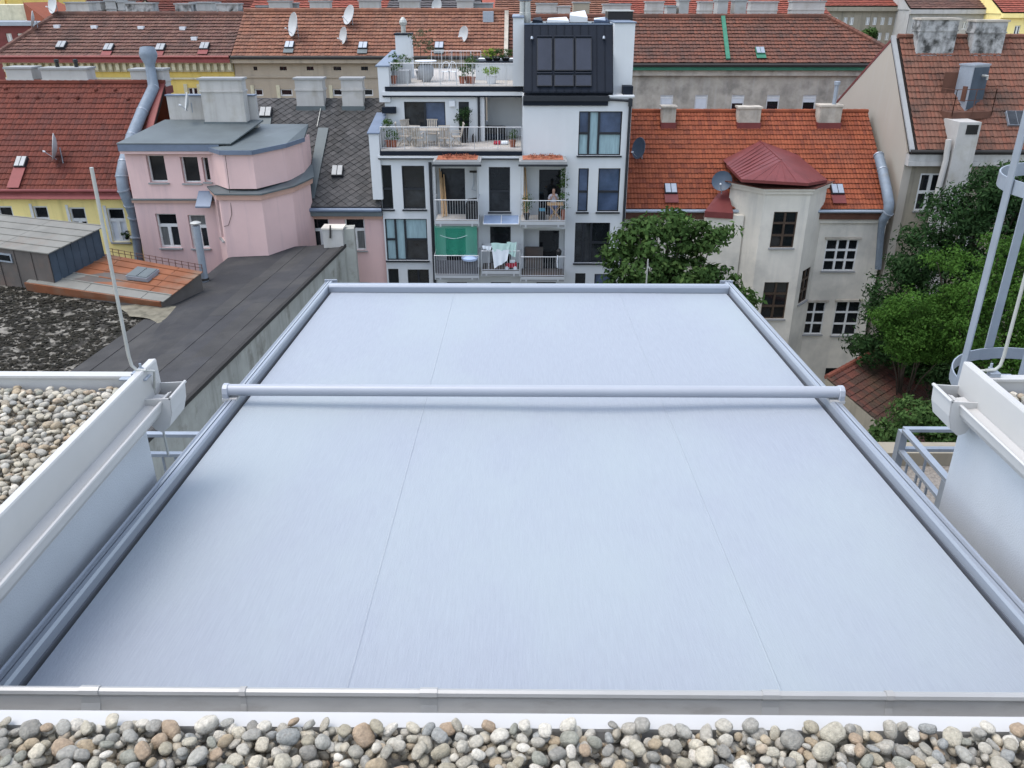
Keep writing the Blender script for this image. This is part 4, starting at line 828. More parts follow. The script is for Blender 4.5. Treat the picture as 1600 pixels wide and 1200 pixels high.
MB().prism(grow(Pl, .05) + bk, 15.72, 15.952).build('cornice', pink_trim, o); MB().prism(grow(Pl, .09) + bk, [15.954] * 5 + [16.3, 16.3], [16.02] * 5 + [16.36, 16.36]).build('cornice_sheet', roof_grey, o)
MB().tube([at(352, 243, 36.85), at(358, 290, 36.7), at(362, 335, 36.58), at(357, 352, 36.58), at(350, 354, 36.58)], .012, 5).build('cable', iron, ph)
a, b = at(262, 165, 41.2).x, at(400, 165, 41.2).x
MB().box(a, b, 41.21, 41.5, 17.6, at(320, 150, 41.2).z).build('parapet', chim_white, ph); MB().box(a - .05, b, 41.15, 41.56, at(320, 150, 41.2).z + .002, at(320, 150, 41.2).z + .06).build('parapet_cap', bluish_trim, ph)
p, q = at(319, 150, 40.9), at(384, 150, 40.9); chimney(ph, p.x, q.x, 40.5, 41.14, 18.3, at(350, 122, 40.5).z, base=(roof_grey, .2))
p = at(300, 310, 37.6); q = at(330, 325, 37.4); MB().prism([(p.x + .2, 37.3), (q.x, 37.3), (q.x, 38), (p.x + .2, 38)], [at(320, 325, 37.3).z] * 2 + [at(320, 318, 37.3).z + .35] * 2, [at(320, 325, 37.3).z + .07] * 2 + [at(320, 318, 37.3).z + .42] * 2).build('porch_roof', bluish_trim, ph)

# slate roofed wing between the pink bay and the white house
sw = thing('slate_roof_house', 'pink house with steep dark diamond slate roof beside the white house', 'house', (-9, 40, 0))
G_ = front(40.2); hs = [W(488, 340, 516, 394, 40.2), W(540, 341, 571, 391, 40.2), W(556, 441, 577, 490, 40.2)]
m = facade(MB(), G_, -10.6, -6.63, 0, 14.5, hs, .2); m.box(-14, -6.63, 40.42, 50, 0, 14.5); m.build('wall', pink, sw)
for h in hs: window(sw, G_, h, TEE, fw=.07, depth=.13, sill=concrete, panes=(g_dark, g_room, g_net))
MB().box(-10.4, -6.64, 40.05, 40.197, 14.0, 14.2).build('cornice', pink_trim, sw); MB().box(-10.3, -6.64, 39.78, 40.198, 14.202, 14.44).build('eave_sheet', roof_grey, sw)
MB().tube([(-10.25, 39.80, 14.50), (-6.64, 39.80, 14.50)], .11, 10).build('gutter', bluish_trim, sw)
SO = Vector((-14.2, 39.9, 14.62)); SS = Vector((0, 5.1, 4.45))
MB().prism([(-14.2, 39.9), (-6.64, 39.9), (-6.64, 45), (-14.2, 45)], [14.45, 14.45, 18.9, 18.9], [14.61, 14.61, 19.06, 19.06]).build('roof', underlay, sw)
MB().prism([(-14.2, 45.01), (-6.64, 45.01), (-6.64, 50), (-14.2, 50)], [18.9, 18.9, 14.5, 14.5], [19.05, 19.05, 14.6, 14.6]).build('roof', roof_grey, sw)
slate_field(SO, (1, 0, 0), SS, 7.54, SS.length, .36).build('roof_slates', t_slate, sw, kind='stuff')
sn = Vector((0, -4.45, 5.1)).normalized(); ons = lambda px, py: (lambda d: EYE + d * ((SO - EYE).dot(sn) / d.dot(sn)))(ray(px, py))
q = [ons(478, 312), ons(492, 312), ons(514, 202), ons(498, 202)]; m = MB(); m.hexa([p + sn * .08 for p in q] + [p + sn * .12 for p in q]); m.build('valley_sheet', roof_grey, sw)
hatch(sw, ons(527, 278) + sn * .03, (1, 0, 0), SS, .55, .62); hatch(sw, ons(415, 186) + sn * .03, (1, 0, 0), SS, .6, .62, skirt=(roof_grey, .7))
for a, b in ((461, 504), (533, 566)):
    p, q = at(a, 121, 44.6), at(b, 121, 44.6); chimney(sw, p.x, q.x, 44.4, 45.1, 18.3, p.z, base=(roof_grey, .45))
MB().tube([ons(496, 200) + sn * .1, ons(503, 165) + sn * .1], .02, 5).build('roof_wire', galv_pale, sw)

# ================================================================== dark felt roof with the weathered party wall (left middle)
fh = thing('felt_roof_house', 'long building with dark bitumen felt roof and weathered party wall left of the awning', 'house', (-11, 30, 0))
A = atz(541, 378, 13.5); B = atz(300, 612, 13.5); Cc = atz(374, 383, 13.25); D = atz(268, 468, 13.05)
ed = (B - A).normalized(); B2 = A + ed * 30; perp = Vector((ed.y, -ed.x, 0)); perp = -perp if perp.x > 0 else perp
L0 = atz(236, 492, 13.0); L1 = atz(118, 580, 13.0); L2 = L1 + (L1 - L0).normalized() * 9
Wl = MB(); t_ = perp * -1
for (p, q, z) in ((A, B2, 13.36),):
    Wl.prism([(p.x, p.y), (p.x + perp.x * .35, p.y + perp.y * .35), (q.x + perp.x * .35, q.y + perp.y * .35), (q.x, q.y)], 0, z)
wl_ = Wl.build('party_wall', wall_rot, fh)
MB().prism([(A.x + perp.x * .36, A.y - .05), (B2.x + perp.x * .36, B2.y), (L2.x, L2.y), (L1.x, L1.y), (L0.x, L0.y), (D.x, D.y), (Cc.x, Cc.y)], 0, [13.3, 13.3, 12.9, 12.9, 12.9, 12.93, 13.1]).build('body', felt, fh)
pr2 = rng; nst = 8
# felt sheets: strips running along the roof, lapped, each strip of two or three lengths
wA = 5.1
for k in range(nst):
    o0, o1 = k * wA / nst, (k + 1) * wA / nst + .05; cuts = [0]
    while cuts[-1] < 26: cuts.append(cuts[-1] + pr2.uniform(3.2, 5.4))
    for s0, s1 in zip(cuts, cuts[1:]):
        pts = []
        def clipv(o, s): return A + ed * s + perp * o
        z = lambda o: 13.42 - .095 * o
        s0_ = max(s0, .12 * o0); e0 = 1.0
        # the left strips end where the tin roof and the mossy roof begin
        lim0 = 0 if o1 < 4.6 else 0
        q = [clipv(o0, s0), clipv(o0, s1 + .06), clipv(o1, s1 + .06), clipv(o1, s0)]
        h = .012 + .014 * (k % 2) + .006 * (cuts.index(s0) % 2) + pr2.uniform(0, .003)
        zz = [z(o0), z(o0), z(o1), z(o1)]
        m = MB(); m.prism([(p.x, p.y) for p in q], [v - .05 for v in zz], [v + h for v in zz]); m.build('felt_sheet', felt_sheet_m, fh)
# the patch of sheets between the mossy roof and the strips
for (a, b, c_, d_) in (((236, 492), (300, 520), (205, 640), (118, 580)),):
    q = [atz(*p, 12.98) for p in (a, b, c_, d_)]
    MB().prism([(p.x, p.y) for p in q], 12.8, 12.965).build('felt_sheet', felt, fh)
m = MB(); m.sweep([(0, 0, -.10), (0, 0, .035), (perp.x * .10, perp.y * .10, .055), (perp.x * .16, perp.y * .16, .03)], (A.x - perp.x * .06, A.y - perp.y * .06, 13.42), (B2.x - perp.x * .06, B2.y - perp.y * .06, 13.42)); m.build('roof_edge', iron, fh)
p = at(530, 372, 37.6); MB().box(p.x - .65, p.x + .25, 37.2, 37.9, 13.2, at(530, 357, 37.4).z).build('chimney', chim_white, fh); MB().box(p.x - .7, p.x + .3, 37.15, 37.95, at(530, 357, 37.4).z + .002, at(530, 357, 37.4).z + .07).build('chimney_cap', stucco_grey, fh)
MB().tube([at(516, 372, 37.15), at(516, 352, 37.15)], .04, 6).build('pipe', iron, fh)
MB().prism([(A.x - .02, A.y - .25), (A.x + .42, A.y - .1), (A.x + .35, A.y + .6), (A.x - .1, A.y + .5)], 0, at(552, 357, 37.7).z).build('wall_pier', wall_rot, fh)
silt_m = M('sandy_silt', (0.17, 0.155, 0.115), rough=1, var=.25, scale=3, stain=(0.05, 0.048, 0.035), sscale=2.0, samt=.8, sthr=.52)
def silt(pts, z, label):
    m = MB(); c = sum((atz(*p, z) for p in pts), Vector()) / len(pts); n = len(pts); q = [atz(*p, z) for p in pts]
    ring = [lerp_(q[i], q[(i + 1) % n], t) for i in range(n) for t in (0, .33, .67)]; ring = [c + (p - c) * rng.uniform(.9, 1.08) for p in ring]
    for i in range(len(ring)): m.poly(c + Vector((0, 0, .02)), ring[i], ring[(i + 1) % len(ring)])
    tag(m.build('silt', silt_m, None, loc=c), label, 'silt', kind='stuff')
lerp_ = lambda a, b, t: a + (b - a) * t
silt(((180, 478), (235, 474), (278, 478), (292, 492), (283, 512), (255, 512), (235, 498), (205, 494)), 13.02, 'patch of sandy silt washed into the corner of the felt roof')
# vent pipe
P = atz(320, 437, 13.15); vp = thing('vent_pipe', 'grey metal vent pipe with bright cap on the dark felt roof', 'vent pipe', P)
zt_ = at(304, 348, P.y).z; MB().lathe([(.17, -.1), (.17, .05), (.15, .06), (.15, zt_ - P.z - .12)], P, 12).build('pipe', galv, vp, smooth=True)
MB().lathe([(.20, 0), (.22, .05), (.12, .10)], (P.x, P.y, zt_ - .05), 12).build('cap', galv_pale, vp, smooth=True); MB().lathe([(.19, 0), (.19, .08)], (P.x, P.y, P.z + .0), 12).build('collar', iron, vp)
# mossy flat roof
mr = thing('mossy_roof_house', 'low building with mossy gravel flat roof on the far left', 'house', (-18, 28, 0))
n0 = L0 + (L0 - L1).normalized() * 1.4
MB().prism([(L2.x - .02, L2.y), (L0.x - .03, L0.y), (n0.x, n0.y + .4), (-19, 34.6), (-30, 38), (-30, 16)], 0, 12.90).build('flat_roof', moss_m, mr)
gm = np.random.default_rng(4); pts = []
for k in range(3900):
    x = gm.uniform(-27.5, -12.5); y = gm.uniform(23.5, 33)
    q = Vector((x, y, 0)); side = (L0.x - L1.x) * (y - L1.y) - (L0.y - L1.y) * (x - L1.x)
    if side < .3: continue
    pts.append((x, y))
V = np.array([[x, y, 12.905] for x, y in pts]); Vl = leaves([((0, 0, 0), (1, 1, 1))], len(pts) * 5, .16, .2, 5, 1.2, 9, .8)
Vl = Vl.reshape(-1, 4, 3); c = Vl.mean(1, keepdims=True); Vl = Vl - c; rep = np.repeat(V, 5, 0)[:len(Vl)] + np.c_[gm.normal(0, .09, (len(Vl), 2)), gm.uniform(0, .03, len(Vl))]; Vl = Vl * np.array([1, 1, .35]) + rep[:, None, :]
moss_l = M('dry_moss', (1, 1, 1), rough=1, var=.3, scale=8, island=[(0.009, 0.008, 0.005), (0.015, 0.013, 0.008), (0.03, 0.026, 0.018), (0.011, 0.011, 0.006)])
leaf_obj('moss', Vl.reshape(-1, 3), moss_l, mr)['kind'] = 'stuff'
# rusty tin roof with its skylight, and the metal clad dormer standing on it
tr_ = thing('tin_roof_house', 'rusty sheet metal roof with grey skylight beside the metal clad dormer', 'house', (-16, 32, 0))
a0 = atz(40, 441, 13.28); b0_ = atz(251, 471, 13.28); c0_ = atz(313, 424, 13.95); d0 = atz(100, 385, 13.95)
lerp = lambda p, q, t: p + (q - p) * t
RP = lambda s, t: lerp(lerp(a0, b0_, s), lerp(d0, c0_, s), t)
MB().prism([(p.x, p.y) for p in (a0, b0_, c0_, d0)], 0, [p.z - .03 for p in (a0, b0_, c0_, d0)]).build('wall', rust_side, tr_)
rows = [0, .2, .38, .56, .74, .9, 1.0]
for i, (t0, t1) in enumerate(zip(rows, rows[1:])):
    for s0, s1 in ((0, .45), (.45, .86), (.86, 1.02)):
        q = [RP(s0 + .002, t0 + .003), RP(s1 - .002, t0 + .003), RP(s1 - .002, t1 - .004), RP(s0 + .002, t1 - .004)]; m = MB()
        m.prism([(p.x, p.y) for p in q], [p.z - .02 for p in q], [p.z + .012 for p in q]); e = [RP(s0, t1 - .012), RP(s1, t1 - .012), RP(s1, t1 + .006), RP(s0, t1 + .006)]
        if i < 5: m.prism([(p.x, p.y) for p in e], [p.z + .0125 for p in e], [p.z + .05 for p in e])
        m.build('roof_sheet', rust_pale if i < 1 or (i < 2 and s0 < .1) else rust, tr_)
dn = (b0_ - a0).normalized(); nn = Vector((dn.y, -dn.x, 0)); m = MB(); q0 = a0 + nn * .01; q1 = b0_ + nn * .01
m.hexa([q0 + Vector((0, 0, -.42)), q1 + Vector((0, 0, -.22)), q1 - nn * .1 + Vector((0, 0, -.22)), q0 - nn * .1 + Vector((0, 0, -.42)), q0 + nn * .08, q1 + nn * .08, q1 - nn * .02, q0 - nn * .02]); m.build('eave_fascia', rust, tr_)
s_ = RP(.72, .42); U_ = (b0_ - a0).normalized(); S_ = (d0 - a0).normalized(); S_ = (S_ - U_ * S_.dot(U_)).normalized()
hatch(tr_, s_ + Vector((0, 0, .05)), U_, S_, 1.05, .75, mat=galv, glass=roof_grey)
for k in range(16):
    p = RP(.34 + k * .045, 1.0); MB().tube([p, p + Vector((0, 0, .30))], .015, 4).build('fence_post', rust_iron, tr_)
m = MB()
for h in (.15, .28): m.tube([RP(.34, 1.0) + Vector((0, 0, h)), RP(1.02, 1.0) + Vector((0, 0, h))], .012, 4)
m.build('fence_rail', rust_iron, tr_)
dm = thing('metal_dormer', 'boxy grey metal clad dormer with pale seamed roof at the left edge', 'dormer', (-20, 32, 12.9))
f1 = atz(87, 445, 13.25); H1 = at(76, 395, f1.y); g1 = atz(163, 401, 13.9); G1 = at(159, 354, g1.y); u_ = (a0 - b0_).normalized()
f0 = f1 + u_ * 5.5; g0 = g1 + u_ * 5.5; H0 = f0.copy(); H0.z = H1.z; G0 = g0.copy(); G0.z = G1.z
MB().prism([(f0.x, f0.y), (f1.x, f1.y), (g1.x, g1.y), (g0.x, g0.y)], 12.5, [H1.z - .03, H1.z - .03, G1.z - .03, G1.z - .03]).build('core', iron, dm)
frf, Lf = fr2(f0, f1); frr, Lr = fr2(f1, g1)
wv = (Lf - 2.75, Lf - 2.0, at(12, 418, f1.y).z, at(12, 404, f1.y).z)
for k in range(6):
    a, b = Lf * k / 6, Lf * (k + 1) / 6; m = MB()
    m.fbox(frf, a + .006, b - .006, 12.6, H1.z - .032, .002, .02); m.fbox(frf, b - .02, b + .004, 12.6, H1.z - .032, .0205, .055); m.build('cladding_panel', rust_side, dm)
for k in range(7):
    a, b = Lr * k / 7, Lr * (k + 1) / 7; za_, zb_ = H1.z + (G1.z - H1.z) * k / 7, H1.z + (G1.z - H1.z) * (k + 1) / 7; m = MB()
    m.hexa([frr(a + .006, 12.9, .02), frr(b - .006, 12.9, .02), frr(b - .006, 12.9, .002), frr(a + .006, 12.9, .002), frr(a + .006, za_ - .03, .02), frr(b - .006, zb_ - .03, .02), frr(b - .006, zb_ - .03, .002), frr(a + .006, za_ - .03, .002)])
    m.fbox(frr, b - .02, b + .004, 12.9, min(za_, zb_) - .03, .0205, .05); m.build('cladding_panel', blue_side, dm)
o = MB().fbox(frf, *wv, .022, .07).build('window', galv, dm); MB().fbox(frf, wv[0] + .07, wv[1] - .07, wv[2] + .07, wv[3] - .07, .06, .075).build('pane', g_dark, o)
ov = nn * .12; RQ = lambda s, t: lerp(lerp(H0 + ov, H1 + ov - u_ * .1, s), lerp(G0 - ov * .6, G1 - ov * .6 - u_ * .1, s), t)
for i in range(5):
    for s0, s1 in ((0, .5), (.5, 1)):
        t0, t1 = i / 5, (i + 1) / 5; q = [RQ(s0 + .002, t0 + .004), RQ(s1 - .002, t0 + .004), RQ(s1 - .002, t1 - .004), RQ(s0 + .002, t1 - .004)]; m = MB(); m.prism([(p.x, p.y) for p in q], [p.z - .028 for p in q], [p.z + .012 for p in q])
        e = [RQ(s0, t1 - .01), RQ(s1, t1 - .01), RQ(s1, t1 + .004), RQ(s0, t1 + .004)]; m.prism([(p.x, p.y) for p in e], [p.z + .0125 for p in e], [p.z + .045 for p in e]); m.build('roof_sheet', rust_pale, dm)

# ================================================================== grey house with the orange roof and polygonal stair tower
oh = thing('orange_roof_house', 'grey rendered house with bright orange tiled roof and polygonal stair tower', 'house', (12, 42, 0))
O_ = front(42.0); X0o, X1o = 5.30, 18.72
ho = [W(1288, 374, 1338, 423, 42), W(1254, 472, 1287, 522, 42), W(1303, 471, 1341, 524, 42), W(1289, 575, 1312, 592, 42), W(1128, 380, 1140, 402, 42), W(1004, 372, 1024, 420, 42), W(1052, 372, 1072, 420, 42)]
m = facade(MB(), O_, X0o, X1o, 0, 13.6, ho, .2); m.box(X0o, X1o, 42.22, 52, 0, 13.6); m.poly((X1o, 42, 0), (X1o, 42.22, 0), (X1o, 42.22, 13.6), (X1o, 42, 13.6)); m.build('wall', stucco_grey, oh)
window(oh, O_, ho[0], NINE, fw=.05, depth=.06, sill=concrete)
for h in ho[1:3]: window(oh, O_, h, SIX, fw=.045, depth=.08, sill=concrete)
window(oh, O_, ho[3], ONE, fw=.05, mat=iron); window(oh, O_, ho[4], ONE, mat=win_brown, fw=.05)
for h in ho[5:]: window(oh, O_, h, TEE, fw=.06)
for h in ho[:3]: MB().fbox(O_, h[0] - .1, h[1] + .1, h[3] + .02, h[3] + .12, .002, .12).build('window_hood', stucco_old, oh)
OO = Vector((X0o, 41.72, 14.12)); OS = Vector((0, 5.2, 4.05))
MB().prism([(X0o, 41.70), (X1o, 41.70), (X1o, 46.92), (X0o, 46.92)], [13.95, 13.95, 18.0, 18.0], [14.10, 14.10, 18.15, 18.15]).build('roof', underlay, oh)
MB().prism([(X0o, 46.93), (X1o, 46.93), (X1o, 52.2), (X0o, 52.2)], [18.0, 18.0, 14.0, 14.0], [18.14, 18.14, 14.1, 14.1]).build('roof', dark_red, oh)
tile_field(OO, (1, 0, 0), OS, X1o - X0o, OS.length, .17, .335, lift=.062).build('roof_tiles', t_orange, oh, kind='stuff')
ridge(oh, (X0o, 46.92, 18.22), (X1o, 46.92, 18.22), t_orange)
MB().box(X0o, X1o, 41.72, 41.997, 13.62, 13.94).build('eave_board', rust_iron, oh); MB().box(X0o, X1o, 41.86, 41.996, 13.40, 13.618).build('cornice', stucco_grey, oh)
MB().tube([(X0o, 41.60, 14.06), (X1o, 41.60, 14.06)], .085, 8).build('gutter', galv, oh)
for a, b, y0 in ((1036, 1057, 166), (1156, 1190, 167), (1283, 1317, 164)):
    p, q = at(a, y0, 46.0), at(b, y0, 46.0); chimney(oh, p.x, q.x, 45.95, 46.7, 17.0, p.z, mat=stucco_old, cap=stucco_old, base=(dark_red, .75), band=False)
on = Vector((0, -4.05, 5.2)).normalized(); ono = lambda px, py: (lambda d: EYE + d * ((OO - EYE).dot(on) / d.dot(on)))(ray(px, py))
for px, py in ((1048, 306), (1308, 307)): hatch(oh, ono(px, py) + on * .06, (1, 0, 0), OS, .62, .62, glass=galv, skirt=(dark_red, .55))
p = at(1316, 163, 46.75); MB().lathe([(.11, 0), (.11, 1.0), (.16, 1.02), (.16, 1.2)], at(1303, 163, 46.3) - Vector((0, 0, .05)), 8).build('flue', galv, oh)
tq = [(10.58, 42.05), (11.88, 40.5), (14.12, 40.5), (15.42, 42.05)]; tw = MB(); ZT = 15.35; trg = []
Fl = [fr2(a, b) for a, b in zip(tq, tq[1:])]
wf = [W(1206, 331, 1243, 387, 40.5), W(1191, 441, 1229, 498, 40.5)]; wf = [(a - tq[1][0], b - tq[1][0], c, d) for a, b, c, d in wf]
tz = (at(1258, 470, 41.5).z, at(1258, 418, 41.5).z); wr_ = [(Fl[2][1] * .26, Fl[2][1] * .78, tz[0], tz[1])]
for i, (fr, L) in enumerate(Fl): facade(tw, fr, 0, L, 0, ZT, [[], wf, wr_][i], .18)
tw.prism([(10.98, 42.03), (12.0, 40.76), (14.0, 40.76), (15.0, 42.03)], 0, ZT - .05)
tower = tw.build('stair_tower', stucco_grey, oh)
for h in wf: window(oh, Fl[1][0], h, SIX, mat=win_brown, fw=.05, depth=.10, sill=concrete)
window(oh, Fl[2][0], wr_[0], SIX, mat=win_brown, fw=.05, depth=.10, sill=concrete)
def gq(k): c = Vector((13.0, 42.4)); return [(c.x + (p[0] - c.x) * (1 + k), c.y + (p[1] - c.y) * (1 + k)) for p in tq]
MB().prism(gq(.05), ZT - .18, ZT - .001).build('cornice', stucco_grey, tower); MB().prism(gq(.10), ZT + .001, ZT + .10).build('cornice', stucco_grey, tower); MB().prism(gq(.13), [ZT + .102] * 4, [ZT + .15] * 4).build('cornice_tiles', t_low, tower)
ap = at(1221, 250, 41.7); bk_ = ono(1187, 221) + on * .05
e = [ono(1129, 251) + on * .06, at(1135, 256, 42.3), at(1159, 280, 40.05), at(1263, 286, 39.95), at(1293, 281, 41.4), ono(1246, 243) + on * .06]
m = MB(); m.poly(bk_, e[0], e[1]); m.poly(bk_, e[1], e[2], ap); m.poly(ap, e[2], e[3]); m.poly(ap, e[3], e[4]); m.poly(ap, e[4], e[5], bk_)
dz = Vector((0, 0, -.14))
for a, b in zip(e[1:], e[2:]): m.poly(a, a + dz, b + dz, b)
rf_ = m.build('tower_roof', dark_red, oh)
m = MB()
for k in range(1, 8):
    t = k / 8; m.tube([lerp(bk_, ap, min(1, t * 1.05)), lerp(e[1], e[2], t)], .022, 4)
for k in range(1, 6): t = k / 6; m.tube([ap, lerp(e[2], e[3], t)], .018, 4)
for k in range(1, 5): t = k / 5; m.tube([lerp(ap, bk_, t * .6), lerp(e[3], e[4], t)], .02, 4)
m.tube([bk_, ap], .045, 5); m.build('standing_seams', dark_red, rf_)
# low annex roof left of the tower
p0, p1 = at(1101, 330, 41.0), at(1146, 333, 41.0); t0 = ono(1122, 303) + on * .1
m = MB(); q = [p0, p1, Vector((p1.x, 42.6, t0.z + .1)), t0]; m.poly(*q); m.poly(*[v + Vector((0, 0, -.12)) for v in q]); m.poly(q[0], q[1], q[1] + Vector((0, 0, -.3)), q[0] + Vector((0, 0, -.3))); m.poly(q[0], q[3], q[3] + Vector((0, 0, -.3)), q[0] + Vector((0, 0, -.3))); m.build('annex_roof', dark_red, oh)
MB().box(p0.x + .15, 11.2, 41.15, 41.995, 0, p0.z - .25).build('annex', stucco_grey, oh)
rd = thing('downpipe_duct', 'thick grey metal duct running down the right end of the orange roof', 'vent duct', (18.6, 41.6, 0))
path = [at(1373, 243, 43.8), at(1379, 266, 43.0), at(1386, 300, 41.9), at(1389, 318, 41.45), at(1388, 332, 41.4), at(1380, 343, 41.6), at(1377, 356, 41.75), at(1372, 420, 41.75)]
MB().tube(path, [.24, .25, .25, .25, .24, .22, .17, .16], 12).build('pipe', duct_m, rd, smooth=True)
for p, q in ((path[0], path[1]), (path[1], path[2]), (path[4], path[5])): MB().lathe([(.27, -.03), (.27, .03)], p, 12, q - p).build('collar', galv, rd)

# ================================================================== house with the bare beige gable on the right
gh = thing('gable_house', 'house with a bare beige gable wall and weathered brown tiled roof on the right', 'house', (24, 44, 0))
GX = 19.03; cor = at(1417, 238, 42); apx = Vector((GX, 46.22, 21.81))
m = MB(); prof = [(42.0, 0), (42.0, 16.9), (46.2, 21.75), (51.7, 18.45), (56, 15.9), (56, 0)]
n = len(m.v); m.v += [Vector((GX, y, z)) for y, z in prof] + [Vector((GX + .4, y, z)) for y, z in prof]; k6 = len(prof)
m.f.append(tuple(n + i for i in range(k6))[::-1]); m.f.append(tuple(n + k6 + i for i in range(k6)))
for i in range(k6): j = (i + 1) % k6; m.f.append((n + i, n + j, n + k6 + j, n + k6 + i))
m.build('gable_wall', beige, gh)
U4 = front(42.02); hg = [W(1433, 271, 1467, 329, 42.02), W(1500, 330, 1530, 390, 42.02), W(1560, 275, 1592, 330, 42.02)]
m = facade(MB(), U4, GX + .41, 36, 0, 16.5, hg, .2); m.box(GX + .41, 36, 42.25, 56, 0, 16.5); m.build('wall', olive_wall, gh)
for h in hg: window(gh, U4, h, [(0, .5, .5, 1), (.5, 1, .5, 1), (0, .5, 0, .5), (.5, 1, 0, .5)], fw=.075, depth=.06, sill=concrete)
KO = Vector((GX + .35, 41.68, 17.05)); KS = Vector((0, 4.55, 4.85))
MB().prism([(GX - .02, 41.66), (36, 41.66), (36, 46.23), (GX - .02, 46.23)], [16.85, 16.85, 21.7, 21.7], [17.02, 17.02, 21.88, 21.88]).build('roof', underlay, gh)
MB().prism([(GX - .02, 46.24), (36, 46.24), (36, 56.2), (GX - .02, 56.2)], [21.7, 21.7, 15.8, 15.8], [21.87, 21.87, 15.95, 15.95]).build('roof', dark_red, gh)
tile_field(KO, (1, 0, 0), KS, 36 - GX - .35, KS.length, .19, .37, lift=.065, jit=.02).build('roof_tiles', t_gable, gh, kind='stuff')
MB().prism([(GX - .05, 41.6), (GX + .18, 41.6), (GX + .18, 46.24), (GX - .05, 46.24)], [16.98, 16.98, 21.86, 21.86], [17.12, 17.12, 22.02, 22.02]).build('verge_sheet', concrete, gh)
ridge(gh, (GX + .3, 46.23, 21.98), (36, 46.23, 21.98), t_gable)
m = MB().box(GX, 36, 41.66, 42.015, 16.52, 16.84); m.box(GX, 36, 41.60, 42.012, 16.30, 16.518); m.build('eave_cornice', chim_white, gh)
MB().tube([(GX, 41.56, 17.0), (36, 41.56, 17.0)], .09, 8).build('gutter', iron, gh)
for a, b, y0 in ((1440, 1499, 28), (1526, 1575, 31)):
    p, q = at(a, y0, 45.6), at(b, y0, 45.6); chimney(gh, p.x, q.x, 45.5, 46.4, 20.6, p.z, mat=chim_dirty, cap=stucco_old, base=(galv, .55))
kn = Vector((0, -4.85, 4.55)).normalized(); onk = lambda px, py: (lambda d: EYE + d * ((KO - EYE).dot(kn) / d.dot(kn)))(ray(px, py))
hatch(gh, onk(1588, 198), (1, 0, 0), KS, .9, .8, mat=galv, glass=g_room)
p, q = at(1489, 240, 41.2), at(1523, 240, 41.2); zsh = at(1512, 191, 41.2).z
sh = MB().box(p.x, q.x, 41.2, 41.54, 6, zsh).build('shaft', chim_white, gh); MB().box(p.x + .38, q.x - .12, 41.17, 41.199, at(1510, 210, 41.2).z, at(1510, 195, 41.2).z).build('shaft_opening', g_dark, sh)
MB().box(p.x, q.x, 41.545, 44, 16.6, zsh - .01).build('shaft', chim_white, gh)
MB().tube([(p.x - .25, 41.4, 17.6), (p.x - .2, 41.35, 16.6), (p.x - .3, 41.3, 15.0), (p.x - .3, 41.3, 6)], .14, 8).build('downpipe', chim_white, gh)
# lift motor box on its rusty platform
lb = thing('lift_housing', 'tall blue grey metal housing on a rusty railed platform on the brown roof', 'lift housing', onk(1512, 182))
pl0 = at(1456, 165, 43.6); pc = at(1487, 182, 42.4); pr_ = at(1549, 178, 42.9); pb = at(1555, 150, 44.2)
q = [pl0, pc, pr_, pb, at(1500, 145, 44.6)]; zc = pc.z
MB().prism([(v.x, v.y) for v in q], zc - .15, zc + .18).build('platform', rust_iron, lb)
bq = [(at(1487, 165, 43.9).x, 43.9), (at(1508, 172, 43.1).x, 43.1), (at(1532, 168, 43.7).x, 43.7), (at(1515, 160, 44.5).x, 44.5)]; zt1 = at(1513, 103, 43.4).z
box = MB().prism(bq, zc + .182, zt1).build('housing', galv, lb); fr, L = fr2(bq[1], bq[2]); MB().fbox(fr, .03, L - .02, zc + .25, zt1 - .06, .002, .03).build('dark_panel', blue_side, box)
fr_, L_ = fr2(bq[0], bq[1]); MB().fbox(fr_, L_ * .55, L_ * .85, zc + .6, zc + 1.3, .002, .04).build('rusty_plate', rust_iron, box)
MB().prism([(bq[0][0] - .06, bq[0][1]), (bq[1][0], bq[1][1] - .07), (bq[2][0] + .06, bq[2][1]), (bq[3][0], bq[3][1] + .07)], zt1 + .002, zt1 + .08).build('lid', galv, box)
c = fr(L * .6, zt1 - .45, .03); MB().tube([c, c + fr.N * .15, c + fr.N * .2 + fr.U * .1, c + fr.N * .2 + fr.U * .12 - Vector((0, 0, .18))], .06, 8).build('vent_bend', galv_pale, box)
m = MB()
for a, b in zip(q[:4], q[1:4]):
    for h in (.55, 1.05): m.tube([Vector((a.x, a.y, zc + h + .18)), Vector((b.x, b.y, zc + h + .18))], .018, 4)
    for t in (0, .5, 1): v = lerp(a, b, t); m.tube([(v.x, v.y, zc), (v.x, v.y, zc + 1.23)], .018, 4)
m.build('platform_railing', rust_iron, lb)
tp = at(1477, 142, 44.0); MB().prism([(tp.x - .25, 43.9), (tp.x + .55, 43.9), (tp.x + .55, 44.3)], zc + .4, zc + 1.9).build('tin_wedge', rust_iron, lb)

